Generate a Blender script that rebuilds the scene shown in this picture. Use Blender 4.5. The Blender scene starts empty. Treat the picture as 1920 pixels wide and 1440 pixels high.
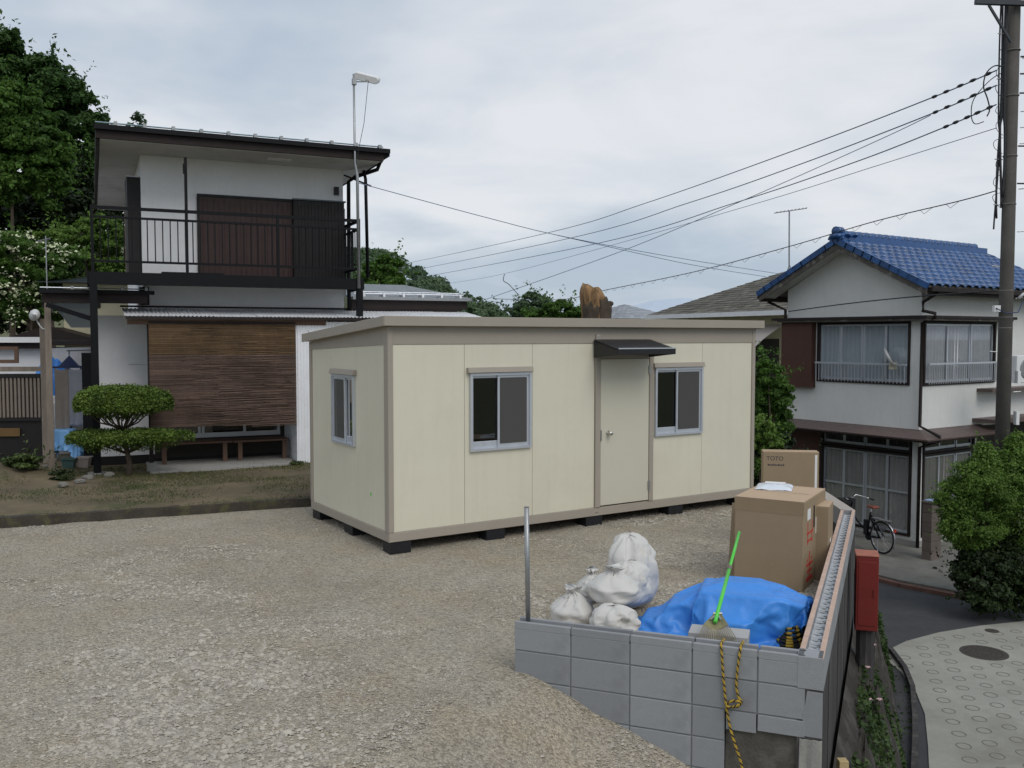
import bpy, bmesh, math, random
import numpy as np
from mathutils import Vector, noise as mnoise
random.seed(7); RNG = np.random.default_rng(11)
R = math.radians
S = bpy.context.scene
COL = S.collection
# ------------------------------------------------------------------ camera, world, sun, exposure
F, PXC, PYC, EYE = 1725., 960., 720., 2.27
PITCH = math.atan(89 / F)
cam = bpy.data.cameras.new('camera'); camo = bpy.data.objects.new('camera', cam); COL.objects.link(camo)
cam.sensor_width = 36; cam.lens = 36 * F / 1920; cam.clip_start = 0.1; cam.clip_end = 6000
camo.location = (0, 0, EYE); camo.rotation_euler = (R(90) - PITCH, 0, 0)
S.camera = camo
SUN_EL, SUN_DIR = R(47), Vector((0.42, -0.62, 0))          # where the sun stands (behind the photographer, to the right)
w = bpy.data.worlds.new('World'); S.world = w; w.use_nodes = True
nt = w.node_tree; nt.nodes.clear()
def N(t, **k):
    n = nt.nodes.new(t)
    for a, b in k.items(): setattr(n, a, b)
    return n
def L(a, b): nt.links.new(a, b)
out = N('ShaderNodeOutputWorld'); bg = N('ShaderNodeBackground')
sky = N('ShaderNodeTexSky', sky_type='NISHITA', sun_disc=False)
sky.sun_elevation = SUN_EL; sky.sun_rotation = math.atan2(SUN_DIR.x, SUN_DIR.y)
tc = N('ShaderNodeTexCoord'); sep = N('ShaderNodeSeparateXYZ'); L(tc.outputs['Generated'], sep.inputs[0])
def M(op, a, b=None, clamp=False):
    n = N('ShaderNodeMath', operation=op, use_clamp=clamp)
    for i, v in ((0, a), (1, b)):
        if v is None: continue
        if isinstance(v, (int, float)): n.inputs[i].default_value = v
        else: L(v, n.inputs[i])
    return n.outputs[0]
zz = M('ADD', M('MAXIMUM', sep.outputs[2], 0.0), 0.22)
cx_, cy_ = M('DIVIDE', sep.outputs[0], zz), M('DIVIDE', sep.outputs[1], zz)
cmb = N('ShaderNodeCombineXYZ'); L(cx_, cmb.inputs[0]); L(cy_, cmb.inputs[1]); cmb.inputs[2].default_value = 7.7
def cloud(scale, det, rough, dist, lo, hi):
    n = N('ShaderNodeTexNoise'); n.inputs['Scale'].default_value = scale; n.inputs['Detail'].default_value = det
    n.inputs['Roughness'].default_value = rough; n.inputs['Distortion'].default_value = dist
    L(cmb.outputs[0], n.inputs['Vector'])
    m = N('ShaderNodeMapRange', interpolation_type='SMOOTHSTEP'); m.inputs[1].default_value = lo; m.inputs[2].default_value = hi
    L(n.outputs[0], m.inputs[0]); return m.outputs[0]
c1 = cloud(0.62, 5, .5, .25, .38, .62); c2 = cloud(1.9, 6, .55, .4, .35, .7)
cf = M('ADD', M('MULTIPLY', c1, .72), M('MULTIPLY', c2, .28))
cr = N('ShaderNodeValToRGB'); L(cf, cr.inputs[0])
cr.color_ramp.elements[0].color = (.47, .555, .66, 1); cr.color_ramp.elements[0].position = .08
cr.color_ramp.elements[1].color = (.83, .85, .885, 1); cr.color_ramp.elements[1].position = .95
e = cr.color_ramp.elements.new(.45); e.color = (.60, .665, .745, 1)
skm = N('ShaderNodeVectorMath', operation='SCALE'); L(sky.outputs[0], skm.inputs[0]); skm.inputs[3].default_value = .08
mx = N('ShaderNodeMix', data_type='RGBA'); mx.inputs[0].default_value = .9
L(skm.outputs[0], mx.inputs[6]); L(cr.outputs[0], mx.inputs[7])
L(mx.outputs[2], bg.inputs[0]); bg.inputs[1].default_value = 1.0; L(bg.outputs[0], out.inputs[0])
sl = bpy.data.lights.new('sun', 'SUN'); sl.energy = 1.25; sl.angle = R(35); sl.color = (1, .965, .9)
so = bpy.data.objects.new('sun', sl); COL.objects.link(so)
sd = SUN_DIR.normalized() * math.cos(SUN_EL); sd.z = math.sin(SUN_EL)
so.rotation_euler = sd.to_track_quat('Z', 'Y').to_euler(); so.location = (3, -6, 20)
vs = S.view_settings; vs.view_transform = 'Standard'; vs.look = 'None'; vs.exposure = 0; vs.gamma = 1; vs.use_curve_mapping = False

# ------------------------------------------------------------------ pixel -> direction helpers (distance comes from what a thing touches)
def ray(px, py):
    x = (px - PXC) / F; y = -(py - PYC) / F; c, s = math.cos(PITCH), math.sin(PITCH)
    return Vector((x, c + y * s, -s + y * c))
def PZ(px, py, z):
    d = ray(px, py); return Vector((0, 0, EYE)) + d * ((z - EYE) / d.z)
def PY_(px, py, y):
    d = ray(px, py); return Vector((0, 0, EYE)) + d * (y / d.y)

# ------------------------------------------------------------------ materials
MATS = {}
def mat(name, col, rough=.7, var=.12, scale=6., bump=0., bscale=40., metal=0., col2=None, streak=0., spec=.4, island=0., dirt=None, coord='Object', stretch=None, wave=None):
    """Procedural principled material: base colour broken up by two noises, optional vertical stains, dirt patches and fine relief."""
    if name in MATS: return MATS[name]
    m = bpy.data.materials.new(name); m.use_nodes = True; t = m.node_tree; n_ = t.nodes; l = t.links.new
    b = n_['Principled BSDF']; b.inputs['Roughness'].default_value = rough; b.inputs['Metallic'].default_value = metal
    b.inputs['Specular IOR Level'].default_value = spec
    co = n_.new('ShaderNodeTexCoord'); mp = n_.new('ShaderNodeMapping'); l(co.outputs[coord], mp.inputs[0])
    if stretch: mp.inputs['Scale'].default_value = stretch
    def noise(sc, det=4, vec=None):
        q = n_.new('ShaderNodeTexNoise'); q.inputs['Scale'].default_value = sc; q.inputs['Detail'].default_value = det
        q.inputs['Roughness'].default_value = .62; l(vec or mp.outputs[0], q.inputs['Vector']); return q.outputs[0]
    def mixc(fac, a, c, mode='MIX'):
        q = n_.new('ShaderNodeMix'); q.data_type = 'RGBA'; q.blend_type = mode; q.clamp_factor = True
        for i, v in ((0, fac), (6, a), (7, c)):
            if isinstance(v, (int, float)): q.inputs[i].default_value = v
            elif isinstance(v, tuple): q.inputs[i].default_value = (*v[:3], 1)
            else: l(v, q.inputs[i])
        return q.outputs[2]
    def rng_(v, lo, hi, a=0., c=1.):
        q = n_.new('ShaderNodeMapRange'); l(v, q.inputs[0])
        for i, x in enumerate((lo, hi, a, c)): q.inputs[i + 1].default_value = x
        return q.outputs[0]
    dk = tuple(max(0, c * (1 - var)) for c in col); lt = col2 or tuple(min(1, c * (1 + var)) for c in col)
    c = mixc(rng_(noise(scale), .3, .7), dk, lt)
    if var > 0:
        c = mixc(rng_(noise(scale * 7.3, 3), .3, .7, 0, .5), c, tuple(x * (1 - var * 1.3) for x in col))
    if island:
        g = n_.new('ShaderNodeNewGeometry')
        c = mixc(1., c, mixc(g.outputs['Random Per Island'], tuple([1 - island] * 3), tuple([1 + island] * 3)), 'MULTIPLY')
    if streak:
        m2 = n_.new('ShaderNodeMapping'); l(co.outputs[coord], m2.inputs[0]); m2.inputs['Scale'].default_value = (7, 7, .45)
        c = mixc(rng_(noise(1.6, 5, m2.outputs[0]), .5, .78, 0, streak), c, tuple(x * .55 for x in col))
    if dirt:
        dc, amt, dsc = dirt
        c = mixc(rng_(noise(dsc, 6), .52, .68, 0, amt), c, dc)
    l(c, b.inputs['Base Color'])
    r_ = rng_(noise(scale * 3), .3, .7, max(.03, rough - .08), min(1, rough + .08)); l(r_, b.inputs['Roughness'])
    if bump:
        bp = n_.new('ShaderNodeBump'); bp.inputs['Strength'].default_value = bump; bp.inputs['Distance'].default_value = .01
        h = noise(bscale, 5)
        if wave:
            wv = n_.new('ShaderNodeTexWave'); wv.inputs['Scale'].default_value = wave[0]; wv.bands_direction = wave[1]
            l(co.outputs[coord], wv.inputs['Vector']); h = wv.outputs[0]
        l(h, bp.inputs['Height']); l(bp.outputs[0], b.inputs['Normal'])
    MATS[name] = m; return m
def glass(name, tint=(.55, .6, .6), refl=.1):
    if name in MATS: return MATS[name]
    m = bpy.data.materials.new(name); m.use_nodes = True; t = m.node_tree; t.nodes.clear(); l = t.links.new
    o = t.nodes.new('ShaderNodeOutputMaterial'); mixn = t.nodes.new('ShaderNodeMixShader')
    tr = t.nodes.new('ShaderNodeBsdfTransparent'); tr.inputs[0].default_value = (*tint, 1)
    gl = t.nodes.new('ShaderNodeBsdfGlossy'); gl.inputs['Roughness'].default_value = .02
    fr = t.nodes.new('ShaderNodeFresnel'); fr.inputs[0].default_value = 1.5
    ad = t.nodes.new('ShaderNodeMath'); ad.operation = 'ADD'; ad.use_clamp = True; l(fr.outputs[0], ad.inputs[0]); ad.inputs[1].default_value = refl
    l(ad.outputs[0], mixn.inputs[0]); l(tr.outputs[0], mixn.inputs[1]); l(gl.outputs[0], mixn.inputs[2]); l(mixn.outputs[0], o.inputs[0])
    MATS[name] = m; return m
def sheer(name, col, opacity):
    """mesh cloth / insect screen / frosted sheet: part of the light goes straight through"""
    if name in MATS: return MATS[name]
    m = bpy.data.materials.new(name); m.use_nodes = True; t = m.node_tree; l = t.links.new
    b = t.nodes['Principled BSDF']; b.inputs['Base Color'].default_value = (*col, 1); b.inputs['Roughness'].default_value = .7
    o = t.nodes['Material Output']; mixn = t.nodes.new('ShaderNodeMixShader'); tr = t.nodes.new('ShaderNodeBsdfTransparent')
    mixn.inputs[0].default_value = opacity; l(tr.outputs[0], mixn.inputs[1]); l(b.outputs[0], mixn.inputs[2]); l(mixn.outputs[0], o.inputs[0])
    MATS[name] = m; return m
def leafmat(name, dark, light, tr=.25, scale=1.2):
    if name in MATS: return MATS[name]
    m = bpy.data.materials.new(name); m.use_nodes = True; t = m.node_tree; n_ = t.nodes; l = t.links.new
    b = n_['Principled BSDF']; b.inputs['Roughness'].default_value = .55; b.inputs['Specular IOR Level'].default_value = .25
    g = n_.new('ShaderNodeNewGeometry'); co = n_.new('ShaderNodeTexCoord'); q = n_.new('ShaderNodeTexNoise'); q.inputs['Scale'].default_value = scale; q.inputs['Detail'].default_value = 3
    l(co.outputs['Object'], q.inputs['Vector'])
    a = n_.new('ShaderNodeMath'); a.operation = 'MULTIPLY_ADD'; l(g.outputs['Random Per Island'], a.inputs[0]); a.inputs[1].default_value = .55
    mr = n_.new('ShaderNodeMapRange'); l(q.outputs[0], mr.inputs[0]); mr.inputs[1].default_value = .35; mr.inputs[2].default_value = .68; mr.inputs[4].default_value = .5
    l(mr.outputs[0], a.inputs[2])
    mixn = n_.new('ShaderNodeMix'); mixn.data_type = 'RGBA'; l(a.outputs[0], mixn.inputs[0])
    mixn.inputs[6].default_value = (*dark, 1); mixn.inputs[7].default_value = (*light, 1); l(mixn.outputs[2], b.inputs['Base Color'])
    if tr:
        ts = n_.new('ShaderNodeBsdfTranslucent'); l(mixn.outputs[2], ts.inputs[0]); ms = n_.new('ShaderNodeMixShader'); ms.inputs[0].default_value = tr
        l(b.outputs[0], ms.inputs[1]); l(ts.outputs[0], ms.inputs[2]); l(ms.outputs[0], n_['Material Output'].inputs[0])
    MATS[name] = m; return m

def soil_mat():
    m = bpy.data.materials.new('gravel_soil'); m.use_nodes = True; t = m.node_tree; n_ = t.nodes; l = t.links.new; b = n_['Principled BSDF']; b.inputs['Roughness'].default_value = .95; b.inputs['Specular IOR Level'].default_value = .15
    co = n_.new('ShaderNodeTexCoord')
    def noise(sc, det, rough=.6):
        q = n_.new('ShaderNodeTexNoise'); q.inputs['Scale'].default_value = sc; q.inputs['Detail'].default_value = det; q.inputs['Roughness'].default_value = rough; l(co.outputs['Object'], q.inputs['Vector']); return q.outputs[0]
    def ramp(v, *st):
        r = n_.new('ShaderNodeValToRGB'); l(v, r.inputs[0]); e = r.color_ramp.elements; e[0].position, e[0].color = st[0][0], (*st[0][1], 1); e[1].position, e[1].color = st[-1][0], (*st[-1][1], 1)
        for p, c in st[1:-1]: k = e.new(p); k.color = (*c, 1)
        return r.outputs[0]
    def mix(f, a_, c, mode='MIX'):
        q = n_.new('ShaderNodeMix'); q.data_type = 'RGBA'; q.blend_type = mode
        for i, v in ((0, f), (6, a_), (7, c)):
            if isinstance(v, (int, float)): q.inputs[i].default_value = v
            else: l(v, q.inputs[i])
        return q.outputs[2]
    patch = ramp(noise(.55, 5), (.30, (.362, .322, .262)), (.48, (.425, .384, .317)), (.70, (.470, .430, .362)))
    warm = ramp(noise(1.7, 4), (.40, (1, 1, 1)), (.70, (1.02, .975, .90)))
    vor = n_.new('ShaderNodeTexVoronoi'); vor.inputs['Scale'].default_value = 62; l(co.outputs['Object'], vor.inputs['Vector'])
    sp = n_.new('ShaderNodeSeparateColor'); l(vor.outputs['Color'], sp.inputs[0])
    grain = ramp(sp.outputs[0], (.0, (.70, .69, .68)), (.5, (1, 1, 1)), (1., (1.25, 1.25, 1.24)))
    fine = ramp(noise(210, 3, .7), (.30, (.66, .65, .63)), (.70, (1.28, 1.28, 1.27)))
    c = mix(1., mix(1., patch, warm, 'MULTIPLY'), grain, 'MULTIPLY'); c = mix(.8, c, mix(1., c, fine, 'MULTIPLY')); l(c, b.inputs['Base Color'])
    h = n_.new('ShaderNodeMath'); h.operation = 'MULTIPLY_ADD'; l(vor.outputs['Distance'], h.inputs[0]); h.inputs[1].default_value = -1.6; l(noise(34, 6, .7), h.inputs[2])
    bp = n_.new('ShaderNodeBump'); bp.inputs['Strength'].default_value = .9; bp.inputs['Distance'].default_value = .014; l(h.outputs[0], bp.inputs['Height']); l(bp.outputs[0], b.inputs['Normal']); return m
m_gravelbase = soil_mat()
m_stone = mat('gravel_stone', (.42, .38, .316), .92, .12, 1.1, .4, 60, island=.27, col2=(.46, .422, .36))
m_yard = mat('yard_soil', (.135, .105, .066), .95, .25, 1.3, .9, 50, col2=(.205, .165, .10), dirt=((.055, .068, .024), .85, 1.6))
m_kerb = mat('kerb_concrete', (.062, .053, .042), .95, .3, 4, .8, 40, dirt=((.12, .115, .05), .7, 6))
m_asphalt = mat('asphalt', (.06, .062, .066), .9, .15, 2.5, .8, 160, dirt=((.10, .10, .10), .35, 1.2))
m_roadconc = mat('road_concrete', (.335, .33, .29), .9, .12, 1.3, .5, 120, dirt=((.19, .182, .145), .65, .8))
m_apron = mat('apron_concrete', (.185, .18, .16), .9, .2, 2, .6, 70, dirt=((.075, .078, .062), .75, 1.4))
m_lowland = mat('lowland', (.12, .13, .07), .95, .2, .4, .5, 3)
m_bank = mat('bank_soil', (.040, .034, .028), .95, .35, 3, 1., 18, dirt=((.13, .125, .12), .45, 3))
m_cream = mat('cabin_cream', (.685, .65, .525), .36, .025, 1.5, .03, 30, streak=.10, spec=.5, dirt=((.54, .505, .41), .22, .9))
m_beam = mat('cabin_beige_steel', (.355, .315, .265), .5, .035, 3, .04, 60, spec=.4)
m_alu = mat('aluminium', (.60, .63, .68), .38, .05, 8, metal=.55)
m_black = mat('black_plastic', (.011, .012, .015), .5, .15, 8, .15, 60)
m_canopy = mat('canopy_plastic', (.016, .016, .018), .42, .15, 6)
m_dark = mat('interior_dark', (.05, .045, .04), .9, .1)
m_interior = mat('interior_board', (.16, .13, .10), .8, .1)
m_screen = sheer('insect_screen', (.085, .083, .08), .8)
m_glass = glass('window_glass', (.32, .34, .35), .05)
m_steel = mat('galvanised', (.36, .37, .38), .42, .12, 14, metal=.7)
m_brass = mat('knob_metal', (.62, .6, .55), .25, .03, metal=.9)
m_wallw = mat('white_stucco', (.80, .80, .815), .9, .045, 2.2, .5, 130, streak=.1)
m_soffit = mat('soffit_board', (.55, .54, .52), .85, .08, 2, .1, dirt=((.30, .29, .26), .5, 1.3))
m_brown = mat('brown_trim', (.026, .018, .017), .6, .2, 4, .15, 40, spec=.25)
m_blackiron = mat('black_iron', (.0055, .006, .008), .55, .2, 6, .1, 60, spec=.2)
m_shutter = mat('brown_shutter', (.052, .027, .025), .55, .12, 3, .1, 30)
m_shutdark = mat('shutter_box', (.012, .0105, .011), .6, .15, 3)
m_rooftop = mat('dark_metal_roof', (.07, .085, .095), .35, .15, 3, .1, 30, metal=.2)
m_corr = mat('white_corrugated', (.84, .85, .88), .3, .05, 3, streak=.08)
m_wood = mat('weathered_wood', (.24, .20, .165), .85, .25, 3, .5, 30, stretch=(6, 6, .8))
m_woodred = mat('timber', (.14, .085, .06), .8, .2, 3, .3, 30)
m_concrete = mat('pale_concrete', (.33, .32, .30), .92, .13, 3, .5, 60, dirt=((.17, .165, .14), .5, 3))
m_block = mat('new_block', (.315, .325, .34), .93, .09, 2.2, .5, 190, dirt=((.235, .24, .25), .55, 5))
m_blockin = mat('block_mortar', (.20, .205, .21), .95, .1, 6, .4, 120)
m_blocktop = mat('block_top_pink', (.56, .40, .32), .92, .12, 9, .4, 120)
m_oldconc = mat('old_concrete', (.115, .105, .09), .95, .3, 2.2, .8, 40, streak=.6, dirt=((.27, .26, .24), .45, 2.6))
m_formed = mat('formed_concrete', (.058, .053, .053), .92, .35, 2.5, .5, 40, streak=.75, stretch=(4, 4, .4), dirt=((.20, .19, .175), .5, 1.3))
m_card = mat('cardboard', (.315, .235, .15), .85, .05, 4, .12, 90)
m_cardtop = mat('cardboard_lit_top', (.50, .365, .245), .85, .05, 4, .12, 90)  # same board as the sides, skylight on the top put into the colour
m_tape = mat('packing_tape', (.30, .215, .13), .35, .05, 6)
m_ink = mat('ink', (.05, .05, .07), .8, .1)
m_redink = mat('red_ink', (.50, .05, .035), .8, .1)
m_white = mat('white_paint', (.78, .78, .78), .5, .05, 5)
m_envelope = mat('plastic_envelope', (.70, .75, .82), .22, .05, 9, .25, 12)
m_bag = mat('sandbag', (.62, .605, .575), .72, .06, 7, .35, 160, dirt=((.50, .44, .36), .5, 5))
m_tarp = mat('blue_tarp', (.055, .27, .77), .40, .10, 5, .2, 60, spec=.45)
m_tarpl = mat('light_blue_tarp', (.22, .46, .80), .5, .1, 5, .2, 30)
m_green = mat('green_handle', (.10, .62, .075), .35, .04)
m_rope = mat('rope_yellow', (.50, .33, .045), .85, .2, 40, .5, 90)
m_ropeb = mat('rope_black', (.03, .028, .025), .9, .2, 40)
m_red = mat('red_steel', (.19, .022, .018), .5, .15, 4, .1, 40)
m_redtop = mat('red_steel_rust', (.40, .15, .10), .8, .2, 9, .2, 60)
m_iron = mat('cast_iron', (.065, .055, .048), .7, .2, 20, .9, 60)
m_pole = mat('pole_concrete', (.095, .088, .080), .9, .18, 3, .4, 60, streak=.4)
m_wire = mat('cable_black', (.03, .032, .036), .6, .1)
m_wireb = mat('cable_bluegrey', (.15, .20, .28), .6, .1)
m_bluetile = mat('blue_glazed_tile', (.019, .078, .225), .27, .18, 5, .1, 40, spec=.55, island=.12)
m_offwall = mat('offwhite_wall', (.73, .73, .705), .9, .05, 1.6, .5, 120, streak=.12)
m_greywood = mat('grey_bargeboard', (.105, .095, .085), .85, .3, 5, .3, 40, dirt=((.42, .40, .37), .5, 6))
m_brownwall = mat('brown_shutter_box', (.085, .038, .028), .6, .12, 2)
m_brownroof = mat('brown_metal_roof', (.115, .082, .075), .45, .1, 3)
m_curtain = mat('lace_curtain', (.74, .74, .77), .9, .1, 3)
m_curtain2 = mat('grey_curtain', (.38, .36, .34), .9, .12, 3)
m_shingle = mat('grey_shingle', (.135, .125, .105), .9, .2, 5, .5, 40, island=.3)
m_shingleb = mat('pale_slate', (.30, .32, .35), .8, .1, 5, island=.15)
m_creamhouse = mat('cream_render', (.58, .53, .37), .9, .06, 2)
m_bark = mat('bark', (.085, .065, .048), .95, .3, 6, .9, 18)
m_stumpw = mat('split_wood', (.27, .15, .07), .9, .45, 3, 1., 14, stretch=(4, 4, .9), col2=(.47, .29, .14), dirt=((.045, .028, .02), .95, 2.2))
m_slate = mat('block_pillar', (.155, .125, .11), .92, .15, 4, .4, 60)
m_poly = sheer('polycarbonate', (.40, .50, .62), .75)
m_blind1 = mat('reed_fresh', (.160, .100, .052), .8, .25, 3, .3, 40, island=.3)
m_blind2 = mat('reed_old', (.150, .100, .078), .85, .25, 3, .3, 40, island=.38)
m_tyre = mat('tyre', (.02, .02, .02), .8, .1)
m_saddle = mat('saddle_brown', (.22, .07, .045), .5, .1)
m_chrome = mat('chrome', (.66, .66, .68), .2, .05, metal=.9)
m_towel = mat('towel_taupe', (.33, .285, .25), .95, .08, 6, .4, 90)
m_towel2 = mat('towel_grey', (.36, .37, .42), .95, .08, 6, .4, 90)
m_teal = mat('teal_hose', (.05, .42, .33), .4, .1)
m_potg = mat('green_pot', (.055, .11, .105), .5, .1)
m_potp = mat('pale_pot', (.42, .36, .33), .6, .1)
m_orange = mat('orange_plate', (.15, .088, .032), .7, .1)
m_navy = mat('navy_plastic', (.03, .045, .12), .4, .1)
m_mount = mat('far_mountain', (.47, .545, .64), 1., .05, .01)  # pale blue distance haze put into the mountain colour

def vary_by_object(m, lo, hi):
    """every block / tile its own tone"""
    t = m.node_tree; b = t.nodes['Principled BSDF']; src = b.inputs['Base Color'].links[0].from_socket; oi = t.nodes.new('ShaderNodeObjectInfo'); mr = t.nodes.new('ShaderNodeMapRange'); mr.inputs[3].default_value = lo; mr.inputs[4].default_value = hi
    t.links.new(oi.outputs['Random'], mr.inputs[0]); mu = t.nodes.new('ShaderNodeVectorMath'); mu.operation = 'SCALE'; t.links.new(src, mu.inputs[0]); t.links.new(mr.outputs[0], mu.inputs[3]); t.links.new(mu.outputs[0], b.inputs['Base Color'])
vary_by_object(m_block, .86, 1.10); vary_by_object(m_bluetile, .78, 1.22); vary_by_object(m_cream, .975, 1.015); vary_by_object(m_slate, .85, 1.15)
# ------------------------------------------------------------------ mesh building
class MB:
    def __init__(s): s.v = []; s.f = []
    def add(s, vs_, fs): o = len(s.v); s.v += [tuple(p) for p in vs_]; s.f += [tuple(i + o for i in q) for q in fs]; return s
    def hexa(s, p): return s.add(p, [(0, 3, 2, 1), (4, 5, 6, 7), (0, 1, 5, 4), (1, 2, 6, 5), (2, 3, 7, 6), (3, 0, 4, 7)])
    def box(s, x0, x1, y0, y1, z0, z1):
        return s.hexa([(x0, y0, z0), (x1, y0, z0), (x1, y1, z0), (x0, y1, z0), (x0, y0, z1), (x1, y0, z1), (x1, y1, z1), (x0, y1, z1)])
    def bar(s, p, q, w, h=None, up=(0, 0, 1)):
        p, q = Vector(p), Vector(q); h = h or w; d = (q - p).normalized(); up = Vector(up)
        if abs(d.dot(up)) > .99: up = Vector((0, 1, 0))
        a = d.cross(up).normalized() * w / 2; b = a.cross(d).normalized() * h / 2
        return s.hexa([p - a - b, p + a - b, q + a - b, q - a - b, p - a + b, p + a + b, q + a + b, q - a + b])
    def tube(s, path, r, n=8, cap=True):
        path = [Vector(p) for p in path]; k = len(path); o = len(s.v); rs = r if isinstance(r, (list, tuple)) else [r] * k; ref = None
        for i, p in enumerate(path):
            d = (path[min(i + 1, k - 1)] - path[max(i - 1, 0)]).normalized()
            if ref is None: ref = Vector((0, 0, 1)) if abs(d.z) < .9 else Vector((1, 0, 0))
            a = d.cross(ref).normalized(); b = a.cross(d).normalized(); ref = b if abs(d.dot(b)) < .9 else ref
            for j in range(n):
                t = 2 * math.pi * j / n; s.v.append(tuple(p + (a * math.cos(t) + b * math.sin(t)) * rs[i]))
        for i in range(k - 1):
            for j in range(n): s.f.append((o + i * n + j, o + i * n + (j + 1) % n, o + (i + 1) * n + (j + 1) % n, o + (i + 1) * n + j))
        if cap: s.f.append(tuple(o + j for j in range(n))[::-1]); s.f.append(tuple(o + (k - 1) * n + j for j in range(n)))
        return s
    def lathe(s, prof, c=(0, 0, 0), n=20):
        o = len(s.v)
        for r, z in prof:
            for j in range(n): t = 2 * math.pi * j / n; s.v.append((c[0] + r * math.cos(t), c[1] + r * math.sin(t), c[2] + z))
        for i in range(len(prof) - 1):
            for j in range(n): s.f.append((o + i * n + j, o + i * n + (j + 1) % n, o + (i + 1) * n + (j + 1) % n, o + (i + 1) * n + j))
        s.f.append(tuple(o + j for j in range(n))[::-1]); s.f.append(tuple(o + (len(prof) - 1) * n + j for j in range(n)))
        return s
    def prism(s, poly, z0, z1, m=None):
        """extrude polygon (2-D points) between z0 and z1; m maps (a, b, c) -> xyz"""
        m = m or (lambda a, b, c: (a, b, c)); k = len(poly)
        return s.add([m(a, b, z0) for a, b in poly] + [m(a, b, z1) for a, b in poly],
                     [tuple(range(k))[::-1], tuple(range(k, 2 * k))] + [(i, (i + 1) % k, k + (i + 1) % k, k + i) for i in range(k)])
    def ringbox(s, x0, x1, z0, z1, hx0, hx1, hz0, hz1, y0, y1, m=None):
        """flat panel with a rectangular hole, thickness y0..y1"""
        m = m or (lambda x, y, z: (x, y, z)); o = [(x0, z0), (x1, z0), (x1, z1), (x0, z1)]; h = [(hx0, hz0), (hx1, hz0), (hx1, hz1), (hx0, hz1)]
        vs_ = [m(a, y, b) for y in (y0, y1) for a, b in o + h]; fs = []
        for i in range(4):
            j = (i + 1) % 4
            fs += [(i, j, 4 + j, 4 + i), (8 + j, 8 + i, 12 + i, 12 + j), (j, i, 8 + i, 8 + j), (4 + i, 4 + j, 12 + j, 12 + i)]
        return s.add(vs_, fs)
    def grid(s, fn, nu, nv):
        o = len(s.v)
        for i in range(nu + 1):
            for j in range(nv + 1): s.v.append(tuple(fn(i / nu, j / nv)))
        for i in range(nu):
            for j in range(nv): a = o + i * (nv + 1) + j; s.f.append((a, a + nv + 1, a + nv + 2, a + 1))
        return s
    def mesh(s, name, smooth=False, root=None, fix=True):
        vs_ = s.v
        if root is not None:
            ca, sa = math.cos(-root.rotation_euler.z), math.sin(-root.rotation_euler.z); lx, ly, lz = root.location
            vs_ = [((x - lx) * ca - (y - ly) * sa, (x - lx) * sa + (y - ly) * ca, z - lz) for x, y, z in vs_]
        me = bpy.data.meshes.new(name); me.from_pydata(vs_, [], s.f)
        if fix:
            bm = bmesh.new(); bm.from_mesh(me); bmesh.ops.recalc_face_normals(bm, faces=bm.faces); bm.to_mesh(me); bm.free()
        if smooth: me.polygons.foreach_set('use_smooth', [True] * len(me.polygons))
        return me
    def build(s, name, m, parent=None, smooth=False, bevel=0, root=None, label=None, kind=None, fix=True):
        me = s.mesh(name, smooth, root, fix); o = bpy.data.objects.new(name, me); COL.objects.link(o); me.materials.append(m)
        if parent: o.parent = parent
        if bevel:
            b = o.modifiers.new('bevel', 'BEVEL'); b.width = bevel; b.segments = 1; b.limit_method = 'ANGLE'
        if label: o['label'] = label
        if kind: o['kind'] = kind
        return o
def tag(o, label, cat, group=None):
    o['label'] = label; o['category'] = cat
    if group: o['group'] = group
    return o
def thing(name, label, cat, loc=(0, 0, 0), rz=0, group=None):
    o = bpy.data.objects.new(name, None); COL.objects.link(o); o.location = loc; o.rotation_euler = (0, 0, rz); o.empty_display_size = .2
    bpy.context.view_layer.update() if False else None
    return tag(o, label, cat, group)
def piece(name, me, parent, loc=(0, 0, 0), rot=(0, 0, 0), scale=(1, 1, 1)):
    o = bpy.data.objects.new(name, me); COL.objects.link(o); o.parent = parent; o.location = loc; o.rotation_euler = rot; o.scale = scale; return o
def dup(src, loc=None, rz=None, label=None):
    c = src.copy(); COL.objects.link(c)
    if loc is not None: c.location = loc
    if rz is not None: c.rotation_euler = (0, 0, rz)
    if label: c['label'] = label
    for ch in src.children:
        d = ch.copy(); COL.objects.link(d); d.parent = c
        for g in ch.children: q = g.copy(); COL.objects.link(q); q.parent = d
    return c
def struct(o): o['kind'] = 'structure'; return o
def npmesh(name, V, faces4, m, parent=None, root=None, kind=None, smooth=False):
    """fast mesh from numpy arrays: V (n,3), faces (k,4) or (k,3)"""
    V = np.asarray(V, dtype=np.float64)
    if root is not None:
        ca, sa = math.cos(-root.rotation_euler.z), math.sin(-root.rotation_euler.z); q = V - np.array(root.location)
        V = np.stack([q[:, 0] * ca - q[:, 1] * sa, q[:, 0] * sa + q[:, 1] * ca, q[:, 2]], 1)
    k, n = faces4.shape; me = bpy.data.meshes.new(name); me.vertices.add(len(V)); me.vertices.foreach_set('co', V.ravel().astype(np.float32))
    me.loops.add(k * n); me.loops.foreach_set('vertex_index', faces4.ravel().astype(np.int32)); me.polygons.add(k)
    me.polygons.foreach_set('loop_start', np.arange(0, k * n, n, dtype=np.int32)); me.polygons.foreach_set('loop_total', np.full(k, n, dtype=np.int32))
    me.update(calc_edges=True); me.validate()
    if smooth: me.polygons.foreach_set('use_smooth', [True] * k)
    me.materials.append(m); o = bpy.data.objects.new(name, me); COL.objects.link(o)
    if parent: o.parent = parent
    if kind: o['kind'] = kind
    return o
def unit(a): return a / np.maximum(np.linalg.norm(a, axis=1, keepdims=True), 1e-9)
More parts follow.
